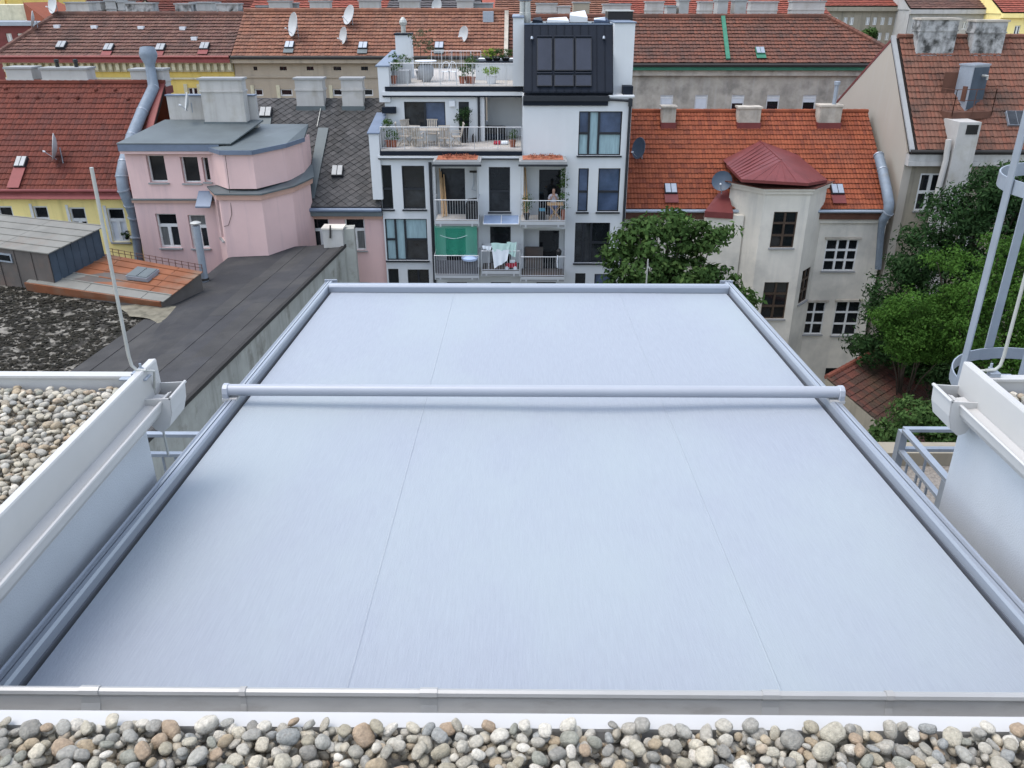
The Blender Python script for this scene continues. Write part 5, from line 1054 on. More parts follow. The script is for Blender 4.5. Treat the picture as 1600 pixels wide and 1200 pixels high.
# ================================================================== second row: three old houses behind
BYY = 62.0
BF = front(BYY)
def back_house(name, label, x0, x1, wallm, tm, hip=None, roofm=None, eave=19.95, ridge_y=66.0, ridge_z=22.5, wins=(), tw_=.24, th_=.40):
    t = thing(name, label, 'house', ((x0 + x1) / 2, BYY, 0)); holes = [w[0] for w in wins]
    m = facade(MB(), BF, x0, x1, 0, eave - .4, holes, .2); m.box(x0, x1, BYY + .22, 71.7, 0, eave - .42); m.build('wall', wallm, t)
    ry0 = BYY - .35; ls = Vector((0, ridge_y - ry0, ridge_z - eave)); hx0 = hip[0] if hip else 0; hx1 = hip[1] if hip else 0
    m = MB(); a, b, c, d = Vector((x0 - (.3 if hx0 else 0), ry0, eave)), Vector((x1 + (.3 if hx1 else 0), ry0, eave)), Vector((x1 - hx1, ridge_y, ridge_z)), Vector((x0 + hx0, ridge_y, ridge_z))
    a2, b2 = Vector((a.x, 72, eave)), Vector((b.x, 72, eave)); m.poly(a, b, c, d); m.poly(b2, a2, d, c); m.poly(a, d, a2); m.poly(b, b2, c); m.poly(a2, b2, b, a); m.build('roof', underlay, t)
    Lu = b.x - a.x; Ls = ls.length
    ins = lambda u, s: u > hx0 * s / Ls + .05 and u < Lu - (hx1 + (.3 if hx1 else 0)) * s / Ls - .05
    tile_field(a + Vector((0, 0, .02)), (1, 0, 0), ls, Lu, Ls, tw_, th_, lift=.085, inside=ins, jit=.03, hump=.02).build('roof_tiles', tm, t, kind='stuff')
    if not hx0 and not hx1 or True: ridge(t, d + Vector((0, 0, .1)), c + Vector((0, 0, .1)), tm, r=.17, step=.45)
    if hx0: ridge(t, a + Vector((0, 0, .1)), d + Vector((0, 0, .1)), tm, r=.17)
    if hx1: ridge(t, b + Vector((0, 0, .1)), c + Vector((0, 0, .1)), tm, r=.19)
    return t, a, ls
def on_slope(a, ls):
    nrm = Vector((1, 0, 0)).cross(ls).normalized()
    return (lambda px, py: (lambda d: EYE + d * ((a - EYE).dot(nrm) / d.dot(nrm)))(ray(px, py))), nrm
wo = [(W(x0, 137, x1, 150, BYY),) for x0, x1 in ((294, 309), (240, 255), (180, 195))]
t, a, ls = back_house('old_yellow_house', 'old yellow house with stucco frieze and long brown hipped roof in the left background', -36.2, -20.05, yellow2, t_brown, hip=(2.5, 0), wins=wo)
for w in wo: window(t, BF, w[0], TWO, fw=.06); MB().fbox(BF, w[0][0] - .25, w[0][0] - .002, w[0][2] - .2, w[0][3] + .25, .0, .06).build('window_surround', cream, t); MB().fbox(BF, w[0][1] + .002, w[0][1] + .25, w[0][2] - .2, w[0][3] + .25, .0, .06).build('window_surround', cream, t)
m = MB().box(-36.3, -20.06, BYY - .5, BYY - .003, 19.55, 19.84); m.build('cornice', cream, t); z0 = at(200, 112, BYY).z
MB().box(-36.2, -20.06, BYY - .10, BYY - .002, z0, 19.548).build('frieze', cream, t)
for k in range(33):
    x = -36 + k * .49; m = MB().box(x, x + .22, BYY - .38, BYY - .102, z0 + .12, 19.54); m.box(x + .02, x + .20, BYY - .25, BYY - .102, z0 + .02, z0 + .118); m.build('console', cream, t)
MB().box(-36.2, -20.06, BYY - .14, BYY - .002, at(200, 121, BYY).z - .12, at(200, 121, BYY).z).build('string_course', cream, t)
MB().tube([(-36.4, BYY - .55, 19.95), (-20.1, BYY - .55, 19.95)], .12, 6).build('gutter', dark_red, t); MB().box(-36.3, -20.06, BYY - .62, BYY - .501, 19.60, 19.83).build('eave_sheet', red_sheet, t)
sl_, nr_ = on_slope(a, ls)
for px, py in ((95, 79), (169, 83), (250, 83), (319, 81)): hatch(t, sl_(px, py) + nr_ * .08, (1, 0, 0), ls, .62, .75, skirt=(red_sheet, .5) if px > 100 else None)
for px, py in ((90, 44), (148, 45), (221, 46), (286, 47), (304, 63)): MB().box(*(lambda P: (P.x - .2, P.x + .2, P.y - .15, P.y + .2, P.z, P.z + .22))(sl_(px, py))).build('vent_tile', blind, t)
for x0, x1, y0 in ((103, 139, 3), (197, 238, 4), (274, 298, 5), (339, 372, 5)):
    p, q = at(x0, y0, 66.2), at(x1, y0, 66.2); chimney(t, p.x, q.x, 66.0, 67.2, 22.0, p.z, mat=chim_dirty if x0 != 103 else chim_white, base=(dark_red, .7))
for x0, x1, y0 in ((141, 160, 2), (168, 184, 0), (187, 197, 2), (300, 334, 3)):
    p, q = at(x0, y0, 69.5), at(x1, y0, 69.5); chimney(t, p.x, q.x, 69.0, 71.0, 20.5, p.z, mat=chim_white)
va = [W(x0, 104, x1, 110, BYY) for x0, x1 in ((396, 402), (437, 448), (479, 490), (521, 533), (564, 575), (651, 661), (694, 704), (738, 748))]; wt = [W(x0, 139, x1, 150, BYY) for x0, x1 in ((398, 411), (438, 457), (520, 537), (566, 583))]
wins = [(v,) for v in va + wt]
t, a, ls = back_house('tan_house', 'tan rendered house with small attic openings and faded orange roof behind the slate roof', -20.0, -.85, tan, t_tan, wins=wins, ridge_z=22.72)
for v in va: window(t, BF, v, TWO, mat=iron, fw=.03)
for v in wt: window(t, BF, v, ONE, fw=.08); MB().fbox(BF, v[0] - .25, v[0] - .002, v[2] - .3, v[3] + .25, .0, .05).build('window_surround', cream, t)
MB().box(-20, -.85, BYY - .45, BYY - .003, 19.56, 19.84).build('cornice', tan, t); MB().box(-20, -.85, BYY - .1, BYY - .002, at(500, 119, BYY).z - .1, at(500, 119, BYY).z).build('string_course', tan, t)
MB().tube([(-20, BYY - .5, 19.93), (-.85, BYY - .5, 19.93)], .13, 6).build('gutter', iron, t)
sl_, nr_ = on_slope(a, ls)
for px, py in ((452, 79), (567, 80), (686, 80)): hatch(t, sl_(px, py) + nr_ * .08, (1, 0, 0), ls, .62, .7, skirt=(roof_grey, .45), glass=galv)
p = sl_(763, 32); MB().box(p.x - .38, p.x + .38, p.y - .3, p.y + .5, p.z - .1, p.z + .6).build('roof_box', galv, t)
MB().prism([(-1.1, 61.6), (-.82, 61.6), (-.82, 66.05), (-1.1, 66.05)], [19.9, 19.9, 22.6, 22.6], [20.15, 20.15, 22.95, 22.95]).build('verge', stucco_old, t)
for x0, x1, y0 in ((420, 453, 1), (484, 515, 1), (561, 593, 0), (624, 655, 0), (714, 739, 0)):
    p, q = at(x0, y0, 66.8), at(x1, y0, 66.8); chimney(t, p.x, q.x, 66.6, 67.5, 22.0, p.z, mat=chim_white, base=(roof_grey, .75), band=True)
for x0, x1, y0 in ((401, 418, 9), (455, 464, 4), (741, 770, 4)):
    p, q = at(x0, y0, 67.8), at(x1, y0, 67.8); chimney(t, p.x, q.x, 67.6, 68.4, 21.0, p.z, mat=concrete, band=False)
wg = [W(x0, 148, x1, 181, BYY) for x0, x1 in ((1031, 1051), (1085, 1105), (1142, 1162), (1197, 1217), (1253, 1274), (1308, 1325))]
t, a, ls = back_house('old_grey_house', 'old house of stained grey stucco with white shutters, green gutter and mottled hipped roof', -.8, 26.8, stucco_old, t_old, hip=(0, 4.6), eave=19.55, ridge_z=22.35, wins=[(w,) for w in wg])
for i, w in enumerate(wg):
    o = window(t, BF, w, [(0, 1, .86, 1), (0, 1, 0, .86)], fw=.07, depth=.1, sill=concrete, panes=(blind, g_dark))
    k = (1.0, .8, .35, .25, .3, .3)[i]; h = (w[3] - w[2]) * .86
    MB().fbox(BF, w[0] + .08, w[1] - .08, w[3] - .14 * (w[3] - w[2]) - h * k + .05, w[3] - .14 * (w[3] - w[2]) - .02, -.115, -.07).build('roller_shutter', blind, o)
m = MB().box(-.8, 26.9, BYY - .30, BYY - .003, 18.75, 19.10); m.box(-.8, 26.9, BYY - .45, BYY - .004, 19.101, 19.16); m.build('cornice', stucco_old, t)
MB().box(-.8, 27.1, BYY - .52, BYY - .453, 19.12, 19.36).build('fascia', green_sheet, t); MB().tube([(-.8, BYY - .58, 19.46), (27.1, BYY - .58, 19.46)], .13, 6).build('gutter', iron, t)
sl_, nr_ = on_slope(a, ls); p, q = sl_(1129, 28), sl_(1137, 95)
m = MB(); m.hexa([v + Vector((dx_, 0, 0)) + nr_ * w_ for w_ in (.08, .2) for v, dx_ in ((q, -.14), (q, .14), (p, .14), (p, -.14))]); m.build('fire_wall_cap', green_sheet, t)
hatch(t, sl_(1188, 88) + nr_ * .08, (1, 0, 0), ls, .6, .7, mat=green_sheet, skirt=(green_sheet, .4), glass=galv)
for x0, x1, y0 in ((838, 870, 5), (871, 891, 9), (943, 985, 6), (1010, 1037, 2), (1093, 1114, 2), (1173, 1215, 2), (1238, 1289, 1)):
    p, q = at(x0, y0, 66.2), at(x1, y0, 66.2); chimney(t, p.x, q.x, 66.0, 67.0, 21.8, p.z, mat=chim_white, base=(green_sheet, .75))
for x0, x1, y0 in ((896, 921, 3), (1061, 1076, 0), (1121, 1137, 0), (1148, 1166, 0), (1042, 1056, 9)):
    p, q = at(x0, y0, 69.5), at(x1, y0, 69.5); chimney(t, p.x, q.x, 69.2, 70.6, 20.8, p.z, mat=tan if x0 == 896 else chim_white, band=False)

# ================================================================== farther houses that close the view
def far_house(name, label, x0, x1, y0, y1, eave, rz, wallm, tm, wins=None, chims=0, fl=False, tiles=True):
    t = thing(name, label, 'house', ((x0 + x1) / 2, y0, 0)); fr = front(y0); hs = wins or []
    m = facade(MB(), fr, x0, x1, 0, eave, hs, .25); m.box(x0, x1, y0 + .26, y1, 0, eave - .02); ym = (y0 + y1) / 2
    for x in (x0 - .1, x1 + .1): m.poly((x, y0 - .1, eave - .1), (x, y1 + .1, eave - .1), (x, ym, rz - .06))
    m.build('wall', wallm, t)
    for h in hs: window(t, fr, h, TWO, fw=.09, depth=.12)
    ym = (y0 + y1) / 2; m = MB(); a, b, c, d = Vector((x0 - .2, y0 - .4, eave)), Vector((x1 + .2, y0 - .4, eave)), Vector((x1 + .2, ym, rz)), Vector((x0 - .2, ym, rz)); e, f = Vector((x0 - .2, y1 + .4, eave)), Vector((x1 + .2, y1 + .4, eave))
    m.poly(a, b, c, d); m.poly(f, e, d, c); m.build('roof', underlay if tiles else tm, t)
    if tiles: s = d - a; tile_field(a + Vector((0, 0, .02)), (1, 0, 0), s, b.x - a.x, s.length, .6, .55, lift=.1, jit=.03).build('roof_tiles', tm, t, kind='stuff')
    MB().box(x0 - .2, x1 + .2, y0 - .45, y0 - .004, eave - .5, eave - .05).build('cornice', wallm, t)
    for k in range(chims):
        x = x0 + (x1 - x0) * (k + .6) / (chims + .2); chimney(t, x, x + rng.uniform(1.0, 2.4), ym - .4, ym + .6, rz - .8, rz + rng.uniform(.5, 1.0), mat=chim_white, band=False)
    return t
Wf = lambda Y, rows, xs: [wr(x, y0, x + w, y1, Y) for (y0, y1) in rows for (x, w) in xs]
far_house('far_grey_house', 'long distant grey house with red roof and two window rows, upper right', at(1286, 40, 108).x, at(1418, 40, 108).x, 108, 122, at(1340, 10, 108).z, at(1340, 10, 108).z + 2.4, olive_wall, t_far,
          Wf(108, ((27, 39),), [(x, 6) for x in (1303, 1318, 1328, 1353, 1364, 1376, 1388, 1398, 1409)]) + Wf(108, ((51, 63),), [(x, 6) for x in (1371, 1383, 1395, 1406)]))
far_house('far_pale_house', 'distant pale house with dull brown roof behind the soot stained chimneys', at(1419, 40, 104).x, at(1562, 40, 104).x, 104, 118, at(1480, 14, 104).z, at(1480, 14, 104).z + 3.2, chim_white, t_brown,
          Wf(104, ((34, 46),), [(x, 7) for x in (1425, 1503, 1514)]))
far_house('far_yellow_house', 'distant bright yellow house at the top right edge', at(1563, 40, 100).x, at(1720, 40, 100).x, 100, 114, at(1590, 20, 100).z, at(1590, 20, 100).z + 3.2, yellow, t_far, Wf(100, ((40, 59),), [(1584, 9), (1604, 9), (1625, 9)]))
far_house('far_red_roof_house', 'distant house with long bright red roof above the green gutter house', at(960, 20, 88).x, at(1300, 20, 88).x, 88, 100, 21.6, 23.6, chim_white, t_far, chims=3)
far_house('far_brown_house', 'distant house with brown roof behind the white house attic', at(775, 20, 84).x, at(955, 20, 84).x, 84, 96, 21.6, 23.5, tan, t_tan, chims=3)
far_house('far_slate_house', 'distant house with dark slate roof above the tan house', at(598, 20, 82).x, at(745, 20, 82).x, 82, 94, 21.3, 23.6, chim_white, t_dark, chims=2)
far_house('far_orange_roof_house', 'distant house with orange red roof left of the dark slate one', at(378, 20, 82).x, at(596, 20, 82).x, 82, 94, 21.3, 23.6, cream, t_far, chims=2)
far_house('far_maroon_roof_house', 'distant house with weathered red roof behind the row of sooty chimneys', at(185, 20, 82).x, at(376, 20, 82).x, 82, 94, 21.2, 23.5, cream, t_red, chims=4)
far_house('far_dull_roof_house', 'distant house with dull red roof behind the brown hipped roof', at(95, 20, 80).x, at(184, 20, 80).x, 80, 92, 21.2, 23.4, cream, t_red, chims=2)
p, q = at(14, 15, 96), at(92, 15, 96); far_house('far_olive_house', 'distant olive yellow house wall at the top left corner', p.x, q.x, 96, 108, 25.0, 26.5, yellow2, t_red)
p, q = at(-60, 15, 100), at(13, 15, 100); far_house('far_ochre_house', 'distant ochre house at the very top left edge', p.x, q.x - .2, 100, 112, 25.2, 26.5, yellow, t_red)
p, q = at(-70, 50, 70), at(56, 50, 70); mh = thing('maroon_house', 'dark maroon house with pale blue flat roof behind the hipped roof, far left', 'house', (p.x, 74, 0))
zf = at(30, 40, 74).z; wm = [wr(x0, 52, x1, 66, 74) for x0, x1 in ((-12, -3), (10, 19), (28, 36))]
m = facade(MB(), front(74), p.x - 8, q.x - 1.5, 0, zf, wm, .25); m.box(p.x - 8, q.x - 1.5, 74.26, 84, 0, zf - .02); m.build('wall', dark_red, mh)
for h in wm: window(mh, front(74), h, TWO, fw=.1)
MB().box(p.x - 8.2, q.x - 1.3, 73.6, 84, zf + .002, zf + .3).build('flat_roof', galv, mh); MB().box(p.x - 8, q.x - 4.5, 78, 84, zf + .302, zf + 1.5).build('penthouse_box', cream, mh)
xo = q.x - 4.3; m = MB(); m.prism([(xo, 77), (q.x - 1.6, 75), (q.x - 1.6, 83), (xo, 83)], zf + .302, [zf + 1.7, zf + .4, zf + .4, zf + 1.7]); m.build('tiled_roof', t_orange, mh)
# houses closing the horizon beyond the frame
for i, (x, w, Y, z, tm) in enumerate(((-110, 60, 130, 22.5, t_red), (-45, 55, 140, 23, t_far), (15, 50, 150, 22.8, t_tan), (70, 60, 135, 22.6, t_brown), (-75, 50, 165, 23.2, t_tan), (-15, 60, 175, 23.2, t_red), (50, 70, 180, 23.2, t_far))):
    far_house('far_row_house', ('remote row house with red roof near the left horizon', 'remote row house with bright roof near the horizon', 'remote row house with faded roof near the horizon', 'remote row house with brown roof near the right horizon', 'remote row house, second line, left', 'remote row house, second line, middle', 'remote row house, second line, right')[i], x, x + w, Y, Y + 14, z - 3, z, cream, tm, chims=4, tiles=False)

# ================================================================== low tiled outbuilding in the yard
lo = thing('tiled_outbuilding', 'low outbuilding with dull red tiled roof under the trees at the lower right', 'outbuilding', (15, 34, 0))
R1 = Vector((14.1, 34.8, 8.0)); lu = Vector((.735, .678, 0)); ld = Vector((.678, -.735, 0)); lsl = (-ld * math.cos(R(24)) + Vector((0, 0, math.sin(R(24))))).normalized(); E0 = R1 - lsl * 6.9; LL = 5.6
m = MB(); c = [E0, E0 + lu * LL, R1 + lu * LL, R1]; m.prism([(p.x, p.y) for p in c], 0, [p.z - .06 for p in c]); m.build('wall', olive_wall, lo)
t_low_o = M('yard_roof_tile', (1, 1, 1), rough=.9, var=.15, island=[(0.095, 0.036, 0.028), (0.12, 0.044, 0.032), (0.08, 0.034, 0.028), (0.108, 0.04, 0.03), (0.065, 0.033, 0.027)], obj=True, stain=(0.045, 0.04, 0.025), sscale=.5, samt=.7, sthr=.47)
m = MB(); a_, b_ = .30, .36
m.v = [Vector(q) for q in ((-.127, 0, .05), (0, 0, .070), (.127, 0, .05), (-.127, .36, .012), (0, .36, .030), (.127, .36, .012), (-.127, 0, .02), (0, 0, .040), (.127, 0, .02))]
m.f = [(0, 1, 4, 3), (1, 2, 5, 4), (6, 7, 1, 0), (7, 8, 2, 1), (6, 0, 3), (8, 5, 2)]
proto = None; nml = lu.cross(lsl); rot = Matrix((lu, lsl, nml)).transposed().to_euler()
for j in range(20):
    for i in range(15):
        p = E0 + lu * (.13 + i * .262) + lsl * (.02 + j * .345 + rng.uniform(-.012, .012)) - lo.location
        if proto is None: proto = m.build('roof_tile', t_low_o, None); o = proto
        else: o = proto.copy(); C.objects.link(o)
        o.parent = lo; o.location = p; o.rotation_euler = (rot.x + rng.uniform(-.015, .015), rot.y + rng.uniform(-.015, .015), rot.z)
tile_field(E0 + lu * 3.94, lu, lsl, LL - 3.94, 6.9, .262, .345, lift=.05).build('roof_tiles', t_low, lo, kind='stuff')
proto = None
for k in range(14):
    p = R1 + lu * (.1 + k * .38)
    if proto is None: o = proto = MB().tube([p, p + lu * .42], [.14, .125], 8).build('ridge_tile', M('ridge_tile_clay', (0.17, 0.055, 0.036), var=.2), lo); p0 = p
    else: inst(proto, lo, offset=p - p0)

# ================================================================== trees
def blob(px, py, rx, ry, Y):
    p = at(px, py, Y); k = (p - EYE).length / FPX; return (tuple(p), (rx * k, rx * k * .85, ry * k))
Yt = 35.5
tree('broad leaved green tree standing before the white and grey houses beyond the awning', (at(1045, 440, Yt).x, Yt, 0),
     [blob(1045, 352, 34, 24, Yt), blob(1005, 372, 40, 24, Yt - .3), blob(1083, 375, 40, 22, Yt), blob(1122, 362, 22, 15, Yt + .3), blob(968, 398, 26, 30, Yt), blob(1012, 420, 36, 24, Yt - .6), blob(1070, 425, 40, 22, Yt - .4), blob(1118, 438, 30, 22, Yt), blob(1158, 470, 22, 20, Yt), blob(970, 440, 24, 24, Yt - .3), blob(1040, 465, 80, 30, Yt)],
     15000, .25, lf_mid, r0=.22, seed=3, clump=.42, per=42, asp=.5, droop=.35)
Yd = 36.3
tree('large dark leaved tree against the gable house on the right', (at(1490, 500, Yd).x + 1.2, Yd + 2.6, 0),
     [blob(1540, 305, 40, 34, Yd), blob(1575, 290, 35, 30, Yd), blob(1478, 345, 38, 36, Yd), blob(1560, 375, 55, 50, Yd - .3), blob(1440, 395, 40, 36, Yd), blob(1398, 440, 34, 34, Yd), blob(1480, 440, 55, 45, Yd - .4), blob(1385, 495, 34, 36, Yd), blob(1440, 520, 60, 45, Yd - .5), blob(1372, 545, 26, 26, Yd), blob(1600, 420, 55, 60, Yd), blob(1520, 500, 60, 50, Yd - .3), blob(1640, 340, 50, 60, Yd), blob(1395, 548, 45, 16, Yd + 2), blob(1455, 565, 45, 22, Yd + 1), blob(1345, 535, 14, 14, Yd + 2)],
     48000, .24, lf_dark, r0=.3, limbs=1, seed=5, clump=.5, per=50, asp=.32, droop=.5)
Ya = 32.0
tree('bright green feathery acacia in front of the dark tree', (at(1440, 560, 39.2).x, 39.2, 0),
     [blob(1425, 478, 34, 26, Ya), blob(1385, 498, 22, 18, Ya), blob(1455, 505, 34, 30, Ya - .2), blob(1420, 525, 34, 22, Ya - .3), blob(1488, 470, 26, 26, Ya), blob(1442, 546, 34, 18, Ya + .4), blob(1470, 540, 26, 22, Ya + .3), blob(1412, 552, 22, 12, Ya + .6)], 18000, .13, lf_light, r0=.13, limbs=1, seed=8, clump=.33, per=45, asp=.45, group=None)
Yb = 31.0
tree('green acacia behind the ladder cage at the right edge', (at(1560, 600, Yb).x, Yb, 0),
     [blob(1560, 400, 34, 30, Yb + 1), blob(1590, 470, 45, 40, Yb), blob(1530, 455, 32, 30, Yb), blob(1515, 520, 36, 34, Yb - .2), blob(1570, 545, 55, 36, Yb - .3), blob(1620, 420, 40, 60, Yb), blob(1630, 540, 50, 60, Yb), blob(1480, 405, 30, 18, Yb + 2)], 27000, .13, lf_light, r0=.2, limbs=1, seed=9, clump=.36, per=45, asp=.45)
Yc = 26.0
tree('small dense tree just below the right wing gutter', (at(1450, 670, Yc).x, Yc, 0),
     [blob(1430, 645, 30, 24, Yc), blob(1465, 655, 30, 26, Yc), blob(1440, 680, 45, 22, Yc - .3), blob(1490, 640, 26, 24, Yc + .2), blob(1500, 680, 40, 30, Yc)], 9000, .16, lf_mid, r0=.12, seed=12, clump=.3, per=40, asp=.5)
tree('low shrub at the edge of the tiled outbuilding roof beside the rail', (at(1385, 690, 25.0).x, 25.0, 0), [blob(1382, 672, 16, 14, 25.0), blob(1395, 695, 26, 18, 25.0), blob(1370, 690, 14, 14, 25.0)], 3500, .15, lf_mid, name='shrub', r0=.08, seed=13, clump=.25, per=35, cat='shrub')
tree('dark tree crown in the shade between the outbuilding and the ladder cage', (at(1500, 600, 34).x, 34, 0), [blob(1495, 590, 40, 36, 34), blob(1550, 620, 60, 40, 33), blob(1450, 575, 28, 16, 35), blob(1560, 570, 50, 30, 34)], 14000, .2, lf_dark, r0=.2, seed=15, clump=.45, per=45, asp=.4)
tree('tiny round tree far away before the distant grey house', (at(1358, 60, 100).x, 100, 8), [blob(1357, 53, 8, 7, 100), blob(1363, 57, 6, 5, 100)], 900, .35, lf_mid, r0=.15, seed=16, clump=.4, per=30)

# ================================================================== satellite dishes
ROOFS = 'satellite dishes on the roofs'
dish(onr(99, 256) , 'large white dish turned sideways on the red roof of the yellow house', .62, (-.90, -.42, .22), mast=.75)
dish(sl2 if False else at(467, 66, 63.4), 'largest white dish standing on the tan house roof, left of the pair', .80, (-.80, -.55, .22), mast=1.1)
dish(at(552, 49, 64.6), 'tilted white dish high on the tan house roof, upper of the pair', .68, (-.75, -.6, .35), mast=1.0)
dish(at(543, 77, 63.0), 'white dish low on the tan house roof, lower of the pair', .58, (-.78, -.55, .2), mast=.85)
dish(at(729, 71, 63.3), 'white dish on the tan house roof right of the slim chimney', .54, (-.75, -.6, .2), mast=.7)
dish(at(686, 17, 67.5), 'small distant dish on the ridge before the dark slate roof', .5, (-.6, -.75, .2), mast=.3)
dish(at(301, 176, 40.6), 'narrow white dish on the grey roof of the pink house', .42, (-.88, -.4, .2), mast=.45)
dish(at(91, 22, 66.0), 'white dish at the left end of the brown roof ridge', .65, (-.6, -.75, .25), mast=.6)
dish(at(59, 43, 64.2), 'narrow white dish on the hip of the brown roof', .55, (-.88, -.4, .25), mast=.5)
dish(at(1003, 248, 43.9), 'dark grey dish turned sideways on the orange roof by the white house', .54, (-.86, -.45, .2), dish_dark, mast=.5)
dish(at(1127, 303, 42.2), 'blue grey round dish beside the stair tower on the orange roof', .50, (-.35, -.85, .38), dish_dark, mast=.6)

# ================================================================== terrace furniture, plants, balcony things on the white house
def plant(x, y, z, label, r=.16, h=.32, ph=.6, pw=.3, pot=None, leaf=None, n=260, size=.10, seed=1, square=False, name='potted_plant'):
    t = thing(name, label, 'potted plant', (x, y, z), 'potted plants on the terraces')
    if square: MB().box(x - r, x + r, y - r, y + r, z + .002, z + h).build('planter', pot or grey_pot, t, bevel=.01)
    else: MB().lathe([(r * .7, .002), (r, h * .9), (r * 1.1, h * .9), (r * 1.1, h)], (x, y, z), 12).build('pot', pot or terracotta, t, smooth=True)
    V = leaves([((x, y, z + h + ph * .5), (pw, pw, ph * .5)), ((x + pw * .3, y, z + h + ph * .75), (pw * .6, pw * .6, ph * .3))], n, size, .14, 14, .3, seed, .4)
    MB().tube([(x, y, z + h - .05), (x + .02, y, z + h + ph * .6)], .014, 5).build('stem', bark, t); leaf_obj('foliage', V, leaf or lf_pot, t)['kind'] = 'stuff'
    return t
z1, z2 = T1 + .004, T2 + .004
X_ = lambda px, py, Y: at(px, py, Y).x
plant(X_(607, 225, 40.5), 40.5, z1, 'tall leafy potted plant in the left corner of the lower roof terrace', ph=1.1, pw=.22, n=320, seed=21)
plant(X_(616, 228, 40.45), 40.45, z1, 'low terracotta potted plant by the left corner rail of the lower terrace', ph=.45, pw=.2, n=160, seed=22)
plant(X_(725, 215, 41.9), 41.9, z1, 'big dark bush in a tall black pot by the narrow window', r=.24, h=.75, ph=.9, pw=.42, pot=black_plastic, leaf=lf_dark, n=600, seed=23)
plant(X_(801, 225, 40.6), 40.6, z1, 'terracotta potted plant at the right end of the lower terrace rail', ph=.5, pw=.2, n=180, seed=24)
plant(X_(615, 125, 42.8), 42.8, z2, 'slim potted tree in the left corner of the upper terrace', ph=1.0, pw=.25, h=.4, n=360, seed=25)
plant(X_(629, 122, 43.6), 43.6, z2, 'grey square planter with sparse shrub on the upper terrace', r=.38, h=.6, ph=.7, pw=.35, pot=grey_pot, n=200, seed=26, square=True)
plant(X_(658, 112, 45.3), 45.3, z2, 'tall sparse olive tree in front of the tan house roof', r=.28, h=.45, ph=2.0, pw=.75, pot=grey_pot, n=520, size=.13, seed=27, leaf=leaf_mat('olive_leaf', [(0.07, 0.075, 0.04), (0.10, 0.10, 0.06), (0.05, 0.06, 0.03)]))
plant(X_(722, 125, 43.2), 43.2, z2, 'silvery low plant in terracotta pot on the upper terrace', ph=.45, pw=.3, n=220, seed=28)
plant(X_(731, 125, 43.4), 43.4, z2, 'terracotta pot with upright plant, middle of the upper terrace cluster', ph=.8, pw=.2, n=240, seed=29)
plant(X_(738, 125, 43.1), 43.1, z2, 'tallest dark plant in terracotta pot beside the roof box', ph=1.0, pw=.24, n=320, seed=30, leaf=lf_mid)
plant(X_(768, 128, 43.2), 43.2, z2, 'lime green plant in a white tub on the upper terrace', r=.30, h=.42, ph=.35, pw=.36, pot=blind, leaf=lf_lime, n=380, seed=31)
for k, (px, lf) in enumerate(((764, lf_lime), (776, lf_pot), (790, lf_mid))):
    plant(X_(px, 96, 45.4), 45.4, pz + .1, ('lime shrub at the left of the roof box planting', 'green shrub in the middle of the roof box planting', 'darker shrub at the right of the roof box planting')[k], r=.22, h=.14, ph=.4, pw=.38, pot=black_plastic, leaf=lf, n=300, seed=33 + k)
def chair(x, y, z, rz, label):
    t = thing('garden_chair', label, 'chair', (0, 0, 0), 'teak chairs on the lower roof terrace'); w = .25
    m = MB()
    for k in range(5): m.box(-w, w, -.25 + k * .1, -.25 + k * .1 + .08, .42, .445)
    m.build('seat', wood, t)
    m = MB()
    for k in range(6): m.hexa([(-w + .01 + k * .083, .24, .46), (-w + .065 + k * .083, .24, .46), (-w + .065 + k * .083, .265, .46), (-w + .01 + k * .083, .265, .46), (-w + .01 + k * .083, .38, 1.0), (-w + .065 + k * .083, .38, 1.0), (-w + .065 + k * .083, .405, 1.0), (-w + .01 + k * .083, .405, 1.0)])
    m.box(-w - .02, w + .02, .37, .42, 1.0, 1.06); m.build('backrest', wood, t)
    for sx in (-1, 1):
        MB().tube([(sx * w, -.25, .0), (sx * w, .05, .43)], .022, 5).build('leg', wood, t); MB().tube([(sx * w, .30, 0), (sx * w, -.10, .43)], .022, 5).build('leg', wood, t)
        MB().box(sx * w - .03, sx * w + .03, -.25, .27, .64, .665).build('armrest', wood, t); MB().tube([(sx * w, -.22, .43), (sx * w, -.22, .64)], .018, 5).build('arm_post', wood, t)
    t.location = (x, y, z); t.rotation_euler = (0, 0, rz); return t
ty = 41.1; txc = X_(672, 212, ty)
tb = thing('garden_table', 'long teak table in the middle of the lower roof terrace', 'table', (txc, ty, z1)); m = MB()
for k in range(7): m.box(txc - .85, txc + .85, ty - .42 + k * .12, ty - .42 + k * .12 + .105, z1 + .71, z1 + .74)
m.build('tabletop', wood, tb)
for sx in (-.7, .7):
    for sy in (-.3, .3): MB().box(txc + sx - .035, txc + sx + .035, ty + sy - .035, ty + sy + .035, z1, z1 + .708).build('leg', wood, tb)
for px, y, rz, lab in ((632, 41.0, R(95), 'teak chair at the left end of the terrace table'), (652, 40.45, R(170), 'teak chair with its back to the rail, left front of the table'), (694, 40.45, R(188), 'teak chair with its back to the rail, right front of the table'), (712, 40.9, R(-80), 'teak chair at the right end of the terrace table'), (675, 41.85, R(0), 'teak chair behind the table facing the rail'), (640, 41.75, R(40), 'teak chair standing back by the sliding window')):
    chair(X_(px, 215, y), y, z1, rz, lab)
t = thing('covered_grill', 'long low black covered box in the loggia of the lower terrace', 'storage box', (X_(773, 215, 42.9), 42.9, z1)); a, b = X_(757, 212, 42.9), X_(790, 212, 42.9)
MB().box(a, b, 42.6, 43.2, z1, z1 + .62).build('cover', black_plastic, t, bevel=.05); MB().box(a + .05, b - .05, 42.56, 42.599, z1 + .05, z1 + .3).build('flap', anthracite, t)
